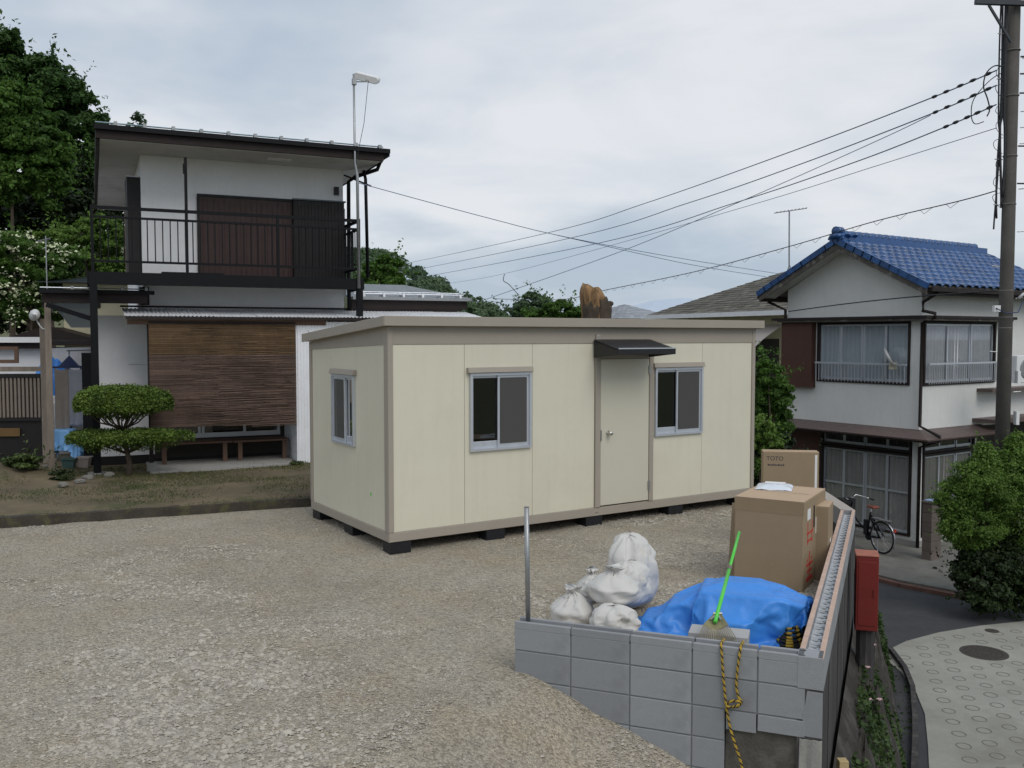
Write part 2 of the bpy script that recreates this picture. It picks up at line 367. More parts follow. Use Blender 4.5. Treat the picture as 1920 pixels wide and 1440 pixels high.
def leaf_quads(C, size, up=.5, out=None, aspect=.55, rng=RNG):
    """diamond leaf at every point of C, normals leaning up / outwards"""
    n = len(C); nrm = unit(rng.normal(size=(n, 3)) * .75 + np.array([0, 0, up]) + (out if out is not None else 0))
    a = unit(np.cross(nrm, rng.normal(size=(n, 3)))); b = np.cross(nrm, a); s = size * rng.uniform(.6, 1.35, (n, 1))
    V = np.stack([C - a * s, C + b * s * aspect + nrm * s * .12, C + a * s, C - b * s * aspect + nrm * s * .12], 1).reshape(-1, 3)
    return V, np.arange(4 * n).reshape(n, 4)
def crown_points(blobs, n, clumps=26, spread=.30, rng=RNG, fill=.35):
    """leaf positions: clumps sitting on and inside each ellipsoid, so gaps stay between them"""
    W = np.array([b[3] * b[4] + b[4] * b[5] + b[3] * b[5] for b in blobs]); W = W / W.sum(); P, O = [], []
    for b, w_ in zip(blobs, W):
        k = max(40, int(n * w_)); c = np.array(b[:3]); r = np.array(b[3:6]); d = unit(rng.normal(size=(clumps, 3))); rad = rng.uniform(fill, 1.0, (clumps, 1)) ** .6
        cc = c + d * r * rad; idx = rng.integers(0, clumps, k); sz = rng.uniform(.6, 1.3, (clumps, 1))
        q = unit(rng.normal(size=(k, 3))) * rng.uniform(0, 1, (k, 1)) ** .45 * spread * r * sz[idx] * np.array([1.15, 1.15, .75])
        P.append(cc[idx] + q); O.append(unit(q + 1e-6) * .6 + d[idx] * .5)
    return np.concatenate(P), np.concatenate(O)
def make_tree(name, label, cat, base, blobs, n, size, leaf, trunk_r=.2, group=None, clumps=26, spread=.3, limbs=True, trunk_top=None, rng=RNG, fill=.35, bark=None, up=.5):
    t = thing(name, label, cat, base, 0, group); P_, O_ = crown_points(blobs, n, clumps, spread, rng, fill)
    k_ = len(P_) // 260; idx = rng.integers(0, len(P_), k_); cen = np.mean([b[:3] for b in blobs], axis=0); dr_ = unit(unit(P_[idx] - cen) + rng.normal(size=(k_, 3)) * .45 + np.array([0, 0, .55])); ln_ = rng.uniform(4, 13, (k_, 1)) * size
    SP = np.concatenate([P_[idx] + dr_ * ln_ * f + rng.normal(size=(k_, 3)) * size * .7 for f in np.linspace(0, 1, 12)]); P_ = np.concatenate([P_, SP]); O_ = np.concatenate([O_, np.tile(dr_ * .5, (12, 1))])
    V, Fc = leaf_quads(P_, size, up, O_, rng=rng); npmesh('crown', V, Fc, leaf, t, t)
    mb = MB(); b0 = Vector(base); tt = Vector(trunk_top) if trunk_top else Vector((np.mean([b[0] for b in blobs]), np.mean([b[1] for b in blobs]), max(b[2] for b in blobs)))
    pts = [b0 + (tt - b0) * f + Vector((math.sin(f * 5) * .12, math.cos(f * 4) * .1, 0)) * trunk_r * 3 * f for f in (0, .12, .3, .5, .7, .9)]
    mb.tube(pts, [trunk_r * 1.35, trunk_r, trunk_r * .85, trunk_r * .65, trunk_r * .42, trunk_r * .15], 9)
    if limbs:
        for b in blobs:
            c = Vector(b[:3]); s_ = pts[2] if c.z < pts[3].z else pts[3]; mid = (s_ + c) / 2 + Vector((0, 0, .12 * (c - s_).length))
            mb.tube([s_, mid, c], [trunk_r * .45, trunk_r * .28, trunk_r * .08], 6)
    mb.build('trunk', bark or m_bark, t, True, root=t); return t

# ================================================================== THE SETTING: ground, road, bank, hills
W1, W2, W3, W4 = Vector((0.018, 6.12, 0)), Vector((1.862, 5.40, 0)), Vector((3.80, 10.10, 0)), Vector((3.92, 11.60, 0))   # outer line of the block wall
DW = (W2 - W1).normalized(); NW = Vector((-DW.y, DW.x, 0))       # along the front wall, and into the lot
def fbm(x, y, s, o=3): return mnoise.fractal(Vector((x * s, y * s, 1.3)), 1., 2.1, o)
def lot_z(x, y):
    p = Vector((x, y, 0)) - W1; s = p.dot(DW); t = p.dot(NW)
    z = .014 * fbm(x, y, 1.1) + .012 * fbm(x + 7, y, 4.3)
    k = s + max(0, -t) * .42 - .02
    if k > 0 and (t < .07 or s < 0):
        z -= .46 * k * k / (k + .22)
    if -3.2 < x < 2 and y < 6.2:     # wheel ruts turning in over the ramp
        for c in (-.75, .45):
            q = x - c + (5.6 - y) * .42; z -= .055 * math.exp(-(q / .16) ** 2) * (.6 + .4 * fbm(x, y, 2.3))
    return z
struct(MB().grid(lambda a, b: (-1500 + 3000 * a, -1500 + 3000 * b, -2.62), 6, 6).build('ground', m_lowland))
sl_ = sorted(set([-14 + .5 * i for i in range(20)] + [-4 + .12 * i for i in range(56)] + [2.72 + .3 * i for i in range(24)]))
tl_ = sorted(set([-3.4 + .3 * i for i in range(4)] + [-2.2 + .1 * i for i in range(23)] + [.055, .085] + [.15 + .12 * i for i in range(24)] + [3.05 + .35 * i for i in range(22)]))
mb = MB(); nS, nT = len(sl_), len(tl_)
for s_ in sl_:
    for t_ in tl_:
        p = W1 + DW * s_ + NW * t_; mb.v.append((p.x, p.y, lot_z(p.x, p.y)))
def right_of(p, a, b): return (b.x - a.x) * (p.y - a.y) - (b.y - a.y) * (p.x - a.x) < 0
KA, KB = Vector((-6.08, 10.82, 0)), Vector((-2.69, 12.19, 0)); KD = (KB - KA).normalized(); KN = Vector((-KD.y, KD.x, 0))
def in_lot(p):
    t = (p - W1).dot(NW); s = (p - W1).dot(DW)
    if t < .07: return s < 2.25
    if right_of(p, W2 - DW * .10, W3 - Vector((.1, 0, 0))): return False
    if p.y > 10.1 and right_of(p, W3 - Vector((.1, 0, 0)), W4 - Vector((.1, 0, 0))): return False
    if right_of(p, W4 + Vector((-3.5, 5.2, 0)), W4) is False and p.y > 11.5 and p.x > 0: return False
    return True
for i in range(nS - 1):
    for j in range(nT - 1):
        c = sum((Vector(mb.v[k]) for k in (i * nT + j, (i + 1) * nT + j, (i + 1) * nT + j + 1, i * nT + j + 1)), Vector()) / 4
        if in_lot(Vector((c.x, c.y, 0))): a = i * nT + j; mb.f.append((a, a + nT, a + nT + 1, a + 1))
struct(mb.build('gravel_lot', m_gravelbase, smooth=True))
# loose stones: dense where the gravel is coarse, sparse on the trodden soil
ns = 330000; X = RNG.uniform(-9, 4.2, ns); Y = 4.3 + (RNG.uniform(0, 1, ns) ** 1.35) * 9.7; keep = []
for i in range(ns):
    x, y = X[i], Y[i]
    if abs(x) > .60 * y + .3: continue
    p = Vector((x, y, 0)); t = (p - W1).dot(NW); s = (p - W1).dot(DW)
    if not in_lot(p) or (p - KA).dot(KN) > -.03 or (-.02 < t < .16 and s > -.02): continue
    big = fbm(x * .6 + 3, y, .8); dens = .36 + .7 * big + .35 * fbm(x, y, 3.1) + (.3 if y > 7.2 else 0) + (.3 if t > 0 and s > 0 else 0)
    for c in (-.75, .45):
        if y < 6.2: dens += .8 * math.exp(-((x - c + (5.6 - y) * .42 - .2) / .14) ** 2)
    if random.random() < dens: keep.append((x, y, lot_z(x, y), .75 + .5 * max(-.4, min(1, big * 2))))
C4 = np.array(keep); C = C4[:, :3]; n = len(C); r = (.0045 + .0135 * RNG.uniform(0, 1, n) ** 3.0) * C4[:, 3]; r[RNG.uniform(0, 1, n) > .9965] *= 1.9
U = np.array([(math.cos(k * 1.047), math.sin(k * 1.047), -.12) for k in range(6)] + [(.2, .15, .62)]); yaw = RNG.uniform(0, 6.28, n)
V = np.repeat(U[None], n, 0) * RNG.uniform(.55, 1.4, (n, 7, 1)) * np.stack([RNG.uniform(.8, 1.5, n), np.ones(n), RNG.uniform(.6, 1.1, n)], 1)[:, None, :] * r[:, None, None]; ca, sa = np.cos(yaw)[:, None], np.sin(yaw)[:, None]
V = np.stack([V[..., 0] * ca - V[..., 1] * sa, V[..., 0] * sa + V[..., 1] * ca, V[..., 2]], 2) + C[:, None, :] + np.array([0, 0, .002])
T = np.array([(k, (k + 1) % 6, 6) for k in range(6)])
g = npmesh('loose_gravel', V.reshape(-1, 3), (T[None] + 7 * np.arange(n)[:, None, None]).reshape(-1, 3), m_stone)
g['kind'] = 'stuff'; tag(g, 'grey crushed stone scattered over the bare soil lot', 'gravel')
# raised yard of the white house, its kerb and short grass
def yard_z(x, y):
    z = .12 + .02 * fbm(x, y, .8); d = math.hypot((x + 8.1) / 1.0, (y - 13.9) / .8); z += .24 * math.exp(-d * d / .9); return z
yp = [KA - KD * 16, KB + KD * 7]
mb = MB(); nu, nv = 150, 70
def yfn(a, b):
    t = b * b * 26; p = KA + KD * (-14 + a * 20) + KN * (.06 + t); return (p.x, p.y, yard_z(p.x, p.y))
struct(mb.grid(yfn, nu, nv).build('yard', m_yard, smooth=True))
mb = MB()
for i in range(110):
    a = KA + KD * (-14 + i * .182); b = a + KD * .182; o = KN * .12; z1 = .118 + .014 * fbm(i * .3, 1, 1); sh = KN * .03 * fbm(i * .21, 5, 1)
    mb.hexa([a + sh - Vector((0, 0, .2)), b + sh - Vector((0, 0, .2)), b + o - Vector((0, 0, .2)), a + o - Vector((0, 0, .2)),
             a + sh + Vector((0, 0, z1)), b + sh + Vector((0, 0, z1)), b + o + Vector((0, 0, z1)), a + o + Vector((0, 0, z1))])
struct(mb.build('kerb', m_kerb))
nb = 60000; A = RNG.uniform(-7, 5, nb); B = RNG.uniform(.06, 4.2, nb); pts = []
for a, b in zip(A, B):
    p = KA + KD * a + KN * b
    dens = .25 + 1.1 * fbm(p.x * .8, p.y * 1.3, 1.0) + (.35 if b > 1.6 and a > 1 else 0) + (.5 if b < .16 else 0)
    if random.random() < dens: pts.append((p.x, p.y, yard_z(p.x, p.y)))
Pn = np.array(pts); k = len(Pn); d = unit(RNG.normal(size=(k, 3)) * np.array([.7, .7, .2]) + np.array([0, 0, .8])); sd_ = unit(np.cross(d, RNG.normal(size=(k, 3)))) * .0045
h = RNG.uniform(.015, .055, (k, 1)); V = np.stack([Pn - sd_, Pn + sd_, Pn + d * h], 1).reshape(-1, 3)
m_grass = leafmat('grass', (.030, .055, .012), (.11, .115, .035), .1, 1.5)
g = npmesh('yard_grass', V, np.arange(3 * k).reshape(k, 3), m_grass); g['kind'] = 'stuff'; tag(g, 'thin short grass growing on the brown yard beside the gravel', 'grass')
# road below the retaining wall
ZR = -2.20
def sheet(name, poly, z, m, dz=.0): return struct(MB().prism(poly, z - .12, z + dz).build(name, m))
sheet('road', [(3.2, 8), (14, 3), (30, 10), (30, 16.6), (12, 15.2), (7.75, 15.6), (6.6, 16.9), (4.2, 20), (2.5, 18)], ZR, m_asphalt)
rc = [PZ(x, y, ZR) for x, y in ((1652, 1226), (1700, 1203), (1760, 1187), (1840, 1174), (1920, 1166), (2100, 1150), (2300, 1440), (2100, 1900), (1742, 1900), (1742, 1440), (1740, 1400), (1734, 1340), (1718, 1300), (1690, 1262), (1668, 1243))]
conc = struct(MB().prism([(p.x, p.y) for p in rc], ZR - .3, ZR + .012).build('concrete_road', m_roadconc))
# anti-slip rings pressed into the concrete, staggered rows
rm = MB(); K_ = 20
for j in range(K_):
    t0, t1 = 2 * math.pi * j / K_, 2 * math.pi * (j + 1) / K_
    rm.add([(math.cos(t) * q, math.sin(t) * q, z) for t in (t0, t1) for q, z in ((.066, .0), (.073, .003), (.080, .0))], [(0, 3, 4, 1), (1, 4, 5, 2)])
m_groove = mat('ring_groove', (.19, .185, .16), .95, .3, 6, .3, 90)
rme = rm.mesh('ring_groove', False); rme.materials.append(m_groove)
def inpoly(x, y, poly):
    c = False; j = len(poly) - 1
    for i in range(len(poly)):
        if (poly[i].y > y) != (poly[j].y > y) and x < (poly[j].x - poly[i].x) * (y - poly[i].y) / (poly[j].y - poly[i].y) + poly[i].x: c = not c
        j = i
    return c
man = PZ(1845, 1224, ZR + .012); ra = R(14)
for i in range(-18, 22):
    for j in range(-18, 22):
        a, b = i * .34 + (j % 2) * .17, j * .285; x = 6.2 + a * math.cos(ra) - b * math.sin(ra); y = 11 + a * math.sin(ra) + b * math.cos(ra)
        if not all(inpoly(x + u, y + v, rc) for u in (-.1, .1) for v in (-.1, .1)) or y < 8.2 or math.hypot(x - man.x, y - man.y) < .46 or x > .6 * y + .6: continue
        piece('ring_groove', rme, conc, (x + random.uniform(-.01, .01), y + random.uniform(-.01, .01), ZR + .0135), scale=(random.uniform(.95, 1.05),) * 3)
t = thing('manhole_cover', 'round rust dark iron manhole cover set in the ring patterned concrete road', 'manhole', man)
MB().lathe([(.315, -.03), (.315, .004), (.30, .006)], (0, 0, 0), 40).build('lid', m_iron, t)
mbm = MB()
for q in (.10, .17, .24):
    for j in range(int(q * 110)): th = 2 * math.pi * j / int(q * 110); mbm.box(math.cos(th) * q - .014, math.cos(th) * q + .014, math.sin(th) * q - .014, math.sin(th) * q + .014, .006, .010)
mbm.build('tread_studs', m_iron, t, kind='stuff')
sm = PZ(1860, 1183, ZR + .012); t = thing('valve_cover', 'small round iron valve cover in concrete road beyond the manhole', 'valve cover', sm); MB().lathe([(.1, -.02), (.1, .004)], (0, 0, 0), 24).build('lid', m_iron, t)
# apron in front of the blue-roofed house
ap = [(4.7, 21.5), (6.35, 17.3), (6.72, 16.85), (7.0, 16.4), (7.75, 15.65), (8.6, 15.9), (12, 19), (12, 26), (5, 27)]
apron = struct(MB().prism(ap, -2.5, -2.12).build('concrete_apron', m_apron))
mb = MB(); e_ = [(4.7, 21.4), (6.35, 17.2), (6.72, 16.75), (7.0, 16.3), (7.78, 15.52)]
for (x0, y0), (x1, y1) in zip(e_, e_[1:]): mb.bar((x0 - .05, y0 - .05, -2.2), (x1 - .05, y1 - .05, -2.2), .13, .13)
struct(mb.build('apron_kerb', mat('red_kerb', (.16, .085, .065), .9, .2, 5, .5, 50)))
# overgrown bank between wall and road
def bank(a, b):
    top = W2 + (W3 - W2) * (a * 1.5 - .25); top = Vector((top.x + .03, top.y, -.55 - .3 * a)); bot = Vector((3.35 + 2.1 * a ** .9, 7.6 + 5.6 * a, ZR - .05))
    p = top.lerp(bot, b); p.z += (.30 * fbm(p.x * 2, p.y * 2, 1.4) + .12 * fbm(p.x * 6, p.y * 6, 1.4)) * math.sin(b * math.pi) + .22 * math.sin(b * math.pi); return p
struct(MB().grid(bank, 40, 24).build('bank', m_bank, smooth=True))
g_ = [PZ(x, y, ZR - .3) for x, y in ((1690, 1262), (1718, 1300), (1734, 1340), (1740, 1400), (1742, 1440), (1742, 1560))]
mb = MB()
for a, b in zip(g_, g_[1:]): mb.bar(a + Vector((-.16, 0, .1)), b + Vector((-.16, 0, .1)), .06, .55)
struct(mb.build('gutter', m_formed))
# far hills
mb = MB()
def hill(a, b):
    x = -160 + a * 300; y = 55 + b * 170; rise = 1 / (1 + math.exp((x + 9 + (y - 75) * .12) / 7.5)); return (x, y, -2.6 + 17 * rise * min(1, b * 3.5) + 1.2 * fbm(x, y, .05))
struct(mb.grid(hill, 60, 24).build('hillside', m_lowland, smooth=True))
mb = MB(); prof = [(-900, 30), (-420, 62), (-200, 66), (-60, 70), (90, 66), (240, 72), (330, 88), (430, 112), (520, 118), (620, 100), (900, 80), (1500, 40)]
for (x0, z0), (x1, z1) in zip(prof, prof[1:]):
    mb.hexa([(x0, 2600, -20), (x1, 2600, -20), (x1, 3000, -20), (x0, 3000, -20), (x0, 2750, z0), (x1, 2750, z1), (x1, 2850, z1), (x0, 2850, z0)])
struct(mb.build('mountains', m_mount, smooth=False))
# ================================================================== THE CREAM PREFAB CABIN
CA = R(32.5); P0 = PZ(730, 1018.3, .12); P0.z = 0
cab = thing('prefab_cabin', 'cream prefab site cabin with beige steel frame and flat roof on the gravel', 'cabin', P0, CA)
LN, DP = 5.40, 2.31
def top_z(v): return 2.48 - .078 * v
def fx(x, y, z): return (x, y, z)                     # front wall: x along, y into the cabin
def sx(x, y, z): return (y, x, z)                     # left wall: x along the depth
mb = MB(); mb.box(0, LN, 0, .07, .12, .22); mb.build('base_beam', m_beam, cab, bevel=.004)
MB().box(0, .07, .072, DP - .072, .12, .219).build('base_beam', m_beam, cab, bevel=.004)
MB().box(LN - .07, LN, .072, DP - .072, .12, .219).build('base_beam', m_beam, cab, bevel=.004)
MB().box(0, LN, DP - .07, DP, .12, .22).build('base_beam', m_beam, cab, bevel=.004)
for x0, x1, y0, y1 in ((-.004, .056, -.004, .105), (LN - .056, LN + .004, -.004, .105), (-.004, .056, DP - .07, DP + .004), (LN - .056, LN + .004, DP - .07, DP + .004)):
    zt = 2.38 - .078 * (y0 if y0 > 1 else 0); MB().box(x0, x1, y0, y1, .221, zt).build('corner_post', m_beam, cab, bevel=.006)
MB().box(.056, LN - .056, .004, .07, 2.19, 2.385).build('head_beam', m_beam, cab)
for x0, x1 in ((.004, .07), (LN - .07, LN - .004)):
    MB().hexa([(x0, .105, 2.185), (x1, .105, 2.185), (x1, DP - .07, 2.11), (x0, DP - .07, 2.11), (x0, .105, 2.375), (x1, .105, 2.375), (x1, DP - .07, 2.215), (x0, DP - .07, 2.215)]).build('head_beam', m_beam, cab)
MB().box(.056, LN - .056, DP - .07, DP, 2.09, 2.2).build('head_beam', m_beam, cab)
o_ = .075
rf = MB().hexa([(-o_, -o_, 2.386), (LN + o_, -o_, 2.386), (LN + o_, DP + .03, 2.206), (-o_, DP + .03, 2.206), (-o_, -o_, 2.47), (LN + o_, -o_, 2.47), (LN + o_, DP + .03, 2.29), (-o_, DP + .03, 2.29)]).build('roof', m_beam, cab, bevel=.006)
mb = MB(); mb.box(-o_ - .004, LN + o_ + .004, -o_ - .012, -o_, 2.380, 2.482); mb.build('fascia', m_beam, rf, bevel=.003)
for x0, x1 in ((-o_ - .012, -o_), (LN + o_, LN + o_ + .012)):
    MB().hexa([(x0, -o_, 2.380), (x1, -o_, 2.380), (x1, DP + .03, 2.200), (x0, DP + .03, 2.200), (x0, -o_, 2.482), (x1, -o_, 2.482), (x1, DP + .03, 2.302), (x0, DP + .03, 2.302)]).build('fascia', m_beam, rf, bevel=.003)
# wall panels, each about 0.9 m, 3 mm joints
PT = .04
for a, b in ((.056, .91), (1.80, 2.69), (4.44, LN - .056)):
    MB().box(a + .0015, b - .0015, .012, PT, .221, 2.189).build('wall_panel', m_cream, cab, bevel=.003)
MB().ringbox(.9115, 1.7985, .221, 2.189, .97, 1.77, 1.01, 1.87, .012, PT).build('wall_panel', m_cream, cab, bevel=.003)
MB().ringbox(3.6015, 4.4385, .221, 2.189, 3.625, 4.43, 1.025, 1.88, .012, PT).build('wall_panel', m_cream, cab, bevel=.003)
MB().box(2.77, 3.53, .012, PT, 2.06, 2.189).build('wall_panel', m_cream, cab)
for x0, x1 in ((2.692, 2.768), (3.532, 3.60)): MB().box(x0, x1, -.012, .06, .221, 2.30 if x0 < 3 else 2.06).build('door_post', m_beam, cab, bevel=.004)
MB().box(2.768, 3.532, .0, .06, 2.004, 2.059).build('door_head', m_beam, cab, bevel=.003)
for a, b in ((.105, .868), (1.60, DP - .07)):
    q = MB(); q.hexa([(.012, a + .002, .22), (PT, a + .002, .22), (PT, b - .002, .22), (.012, b - .002, .22), (.012, a + .002, 2.19 - .034 * a), (PT, a + .002, 2.19 - .034 * a), (PT, b - .002, 2.19 - .034 * b), (.012, b - .002, 2.19 - .034 * b)]).build('wall_panel', m_cream, cab, bevel=.003)
MB().ringbox(.87, 1.598, .22, 2.168, .89, 1.545, 1.035, 1.835, .012, PT, sx).build('wall_panel', m_cream, cab, bevel=.003)
MB().box(.075, LN - .075, DP - .05, DP - .01, .22, 2.10).build('back_wall', m_cream, cab)
MB().box(LN - PT, LN - .012, .11, DP - .07, .22, 2.12).build('end_wall', m_cream, cab)
MB().box(.07, LN - .07, .07, DP - .07, .18, .20).build('floor', m_interior, cab)
MB().box(.05, LN - .05, DP - .075, DP - .055, .21, 2.09).build('inner_lining', m_interior, cab)
def cabin_window(w0, w1, z0, z1, mp, label):
    wm = (w0 + w1) / 2 - .02; f = .028
    root = MB().ringbox(w0, w1, z0, z1, w0 + f, w1 - f, z0 + f, z1 - f, -.022, .05, mp).build('window', m_alu, cab, label=label)
    for a, b, y0, bot in ((w0 + f, wm + .022, .02, .075), (wm - .022, w1 - f, -.002, .04)):
        MB().ringbox(a, b, z0 + f, z1 - f, a + .028, b - .03, z0 + f + bot, z1 - f - .03, y0, y0 + .02, mp).build('sash', m_alu, root, bevel=.002)
        q = MB(); q.add([mp(a + .026, y0 + .01, z0 + f + bot - .002), mp(b - .028, y0 + .01, z0 + f + bot - .002), mp(b - .028, y0 + .01, z1 - f - .028), mp(a + .026, y0 + .01, z1 - f - .028)], [(0, 1, 2, 3)]); q.build('pane', m_glass, root, fix=False)
    q = MB(); a, b = wm + .006, w1 - f - .03; q.add([mp(a, -.006, z0 + f + .04), mp(b, -.006, z0 + f + .04), mp(b, -.006, z1 - f - .03), mp(a, -.006, z1 - f - .03)], [(0, 1, 2, 3)]); q.build('insect_screen', m_screen, root, fix=False)
    MB().hexa([mp(x, y, z) for x, y, z in ((w0 - .035, -.045, z1 + .004), (w1 + .012, -.045, z1 + .004), (w1 + .012, .012, z1 + .004), (w0 - .035, .012, z1 + .004), (w0 - .035, -.03, z1 + .062), (w1 + .012, -.03, z1 + .062), (w1 + .012, .012, z1 + .062), (w0 - .035, .012, z1 + .062))]).build('hood', m_beam, root, bevel=.003)
cabin_window(.97, 1.77, 1.01, 1.87, fx, 'aluminium sliding window with dark insect screen between cabin corner and door')
cabin_window(3.625, 4.43, 1.025, 1.88, fx, 'aluminium sliding window with dark insect screen right beside the door')
cabin_window(.89, 1.545, 1.035, 1.835, sx, 'aluminium sliding window in the short end wall')
m_door = mat('door_cream', (.585, .56, .455), .45, .02, 1.5, .03, 30)
dr = MB().box(2.773, 3.527, -.004, .035, .236, 2.0).build('door', m_door, cab, bevel=.003)
kx = MB().lathe([(.028, 0), (.03, .006), (.014, .012), (.014, .035), (.027, .045), (.03, .06), (.022, .072)], (0, 0, 0), 16); ko = kx.build('door_knob', m_brass, dr, True); ko.location = (2.885, -.004, 1.11); ko.rotation_euler = (R(90), 0, 0)
for z in (.42, 1.86): MB().box(3.515, 3.54, -.022, -.004, z - .055, z + .055).build('hinge', m_steel, dr)
MB().box(2.766, 2.778, -.02, -.004, 1.02, 1.15).build('latch_plate', m_steel, dr)
mb = MB(); a, b = 2.66, 3.53
mb.hexa([(a, -.46, 2.115), (b, -.46, 2.115), (b, -.012, 2.222), (a, -.012, 2.222), (a, -.46, 2.13), (b, -.46, 2.13), (b, -.012, 2.237), (a, -.012, 2.237)])
can = mb.build('canopy', m_canopy, cab, bevel=.002)
MB().box(a - .004, b + .004, -.475, -.46, 2.06, 2.135).build('front_lip', m_canopy, can, bevel=.003)
for x in (a, b - .018):
    MB().prism([(-.462, 2.06), (-.30, 2.045), (-.06, 2.02), (-.012, 2.02), (-.012, 2.218), (-.46, 2.112)], x, x + .018, lambda p, q, r_: (r_, p, q)).build('cheek', m_canopy, can)
MB().box(a - .002, b + .002, -.479, -.4755, 2.126, 2.139).build('trim_strip', m_alu, can)
for x, z in ((2.71, 2.275), (2.735, 2.275), (2.71, .165), (2.735, .165)): q = MB().lathe([(.009, 0), (.009, .006)], (0, 0, 0), 6).build('bolt', m_chrome, cab); q.location = (x, -.012 if z > 1 else 0, z); q.rotation_euler = (R(90), 0, 0)
q = MB().box(.004, .0115, .478, .488, .545, .585).build('green_tape', m_green, cab)
MB().tube([(-.03, 2.25, 2.30), (-.03, 2.25, 2.345)], .008, 6).build('bolt', m_chrome, cab)
fb = MB().box(-.12, .12, -.09, .09, 0, .118).mesh('foundation_block'); fb.materials.append(m_black)
for i, (u, v, lab) in enumerate(((.13, .09, "black foundation block under the cabin's near corner"), (1.3, .09, 'black foundation block under the cabin below the window left of the door'), (2.69, .1, 'black foundation block under the cabin below the door frame'), (4.0, .1, 'black foundation block under the cabin beyond the door'), (5.2, .1, 'black foundation block under cabin end beside the cardboard boxes'),
                           (.11, 1.15, 'black foundation block halfway along the short end wall of the cabin'), (.11, 2.18, 'black foundation block under the cabin corner beside the yard kerb'), (2.69, 2.2, 'black foundation block under the middle of the cabin back wall'), (5.2, 2.2, 'black foundation block under the far back corner of the cabin'))):
    p = P0 + Vector((u * math.cos(CA) - v * math.sin(CA), u * math.sin(CA) + v * math.cos(CA), 0)); o = bpy.data.objects.new('foundation_block', fb); COL.objects.link(o); o.location = (p.x, p.y, -.003); o.rotation_euler = (0, 0, CA + (R(90) if 5 <= i <= 6 else 0))
    o.scale = (1, 1, 1); tag(o, lab, 'block', 'black blocks under the cabin')

# ================================================================== THE WHITE TWO-STOREY HOUSE
HA = R(24.5); H0 = PZ(183, 889, .12); H0.z = 0
hs = thing('white_house', 'white two storey house with black iron balcony and reed blind over its porch', 'house', H0, HA)
def B(name, m, x0, x1, y0, y1, z0, z1, parent=None, bevel=0, label=None): return MB().box(x0, x1, y0, y1, z0, z1).build(name, m, parent or hs, bevel=bevel, label=label)
B('upper_wall', m_wallw, .76, 4.19, 1.0, 8.0, 2.62, 5.36)
B('lower_wall', m_wallw, .06, 3.9, 1.004, 7.9, .27, 2.62)
B('plinth', m_shutdark, .05, 3.91, .994, 7.9, .05, .268)  # dark plinth; its near-black also paints the shade under the veranda boards
B('fittings_strip', m_brown, .7, .86, .99, 1.0, 2.80, 3.1)
# roof, fascia, soffit
rf = MB()
x0, x1, y0, y1, ze, zr = .08, 4.72, -.08, 8.6, 5.50, 5.88
rf.add([(x0, y0, ze), (x1, y0, ze), (x1, y1, ze), (x0, y1, ze), ((x0 + x1) / 2, y0 + 2.4, zr), ((x0 + x1) / 2, y1 - 2.4, zr)], [(0, 1, 4), (1, 2, 5, 4), (2, 3, 5), (3, 0, 4, 5), (0, 3, 2, 1)])
roof = rf.build('roof', m_rooftop, hs)
B('soffit', m_soffit, x0 + .06, x1 - .1, y0 + .05, y1 - .05, 5.30, 5.33, roof)
B('fascia', m_brown, x0, x1 - .08, y0, y0 + .05, 5.315, 5.49, roof); B('fascia', m_brown, x0, x0 + .05, y0 + .05, y1, 5.29, 5.495, roof); B('fascia', m_brown, x1 - .13, x1 - .08, y0 + .05, y1, 5.30, 5.49, roof)
mb = MB(); mb.box(x0 - .02, x1 + .02, y0 - .07, y0 - .002, 5.44, 5.515); mb.build('gutter', m_blackiron, roof)
mb = MB(); mb.box(x1 - .08, x1 + .03, y0, y1, 5.40, 5.47); mb.build('gutter', m_blackiron, roof)
MB().tube([(x0, y0 - .03, 5.545), (x1 - .1, y0 - .03, 5.545)], .012, 6).build('snow_guard_bar', mat('roof_edge_teal', (.24, .33, .38), .3, .1, metal=.4), roof)
for i in range(11): B('snow_guard_bracket', m_steel, .34 + i * .42, .39 + i * .42, y0 - .06, y0 + .06, 5.51, 5.575, roof)
B('soffit_vent', m_wallw, 2.75, 3.15, .35, .5, 5.285, 5.30, roof)
# upstairs shutters
sh = B('shutter', m_shutter, 1.69, 3.26, .965, .999, 3.30, 4.665)
for i in range(17): B('rib', m_shutter, 1.735 + i * .0905, 1.75 + i * .0905, .952, .966, 3.33, 4.635, sh)
B('shutter_frame', m_shutdark, 1.65, 3.27, .95, .999, 4.666, 4.71); B('shutter_frame', m_shutdark, 1.645, 1.688, .955, .999, 3.26, 4.665); B('shutter_frame', m_shutdark, 1.69, 3.26, .94, .999, 3.255, 3.299)
sb = B('shutter_box', m_shutdark, 3.262, 4.175, .86, .999, 3.27, 4.69)
B('box_top', m_rooftop, 3.25, 4.2, .83, .999, 4.691, 4.715, sb)
for i in range(15): B('slat', m_shutdark, 3.285 + i * .06, 3.305 + i * .06, .848, .861, 3.3, 4.66, sb)
# side shutter box and its wooden edge
sb = B('shutter_box', m_shutdark, .55, .758, 1.06, 2.0, 3.28, 4.93); B('box_top', m_steel, .53, .758, 1.04, 2.02, 4.931, 4.95, sb)
B('window_edge', m_orange, .62, .66, 2.02, 2.06, 3.28, 4.75); B('open_shutter', m_woodred, .56, .62, 2.02, 2.9, 3.28, 4.6)
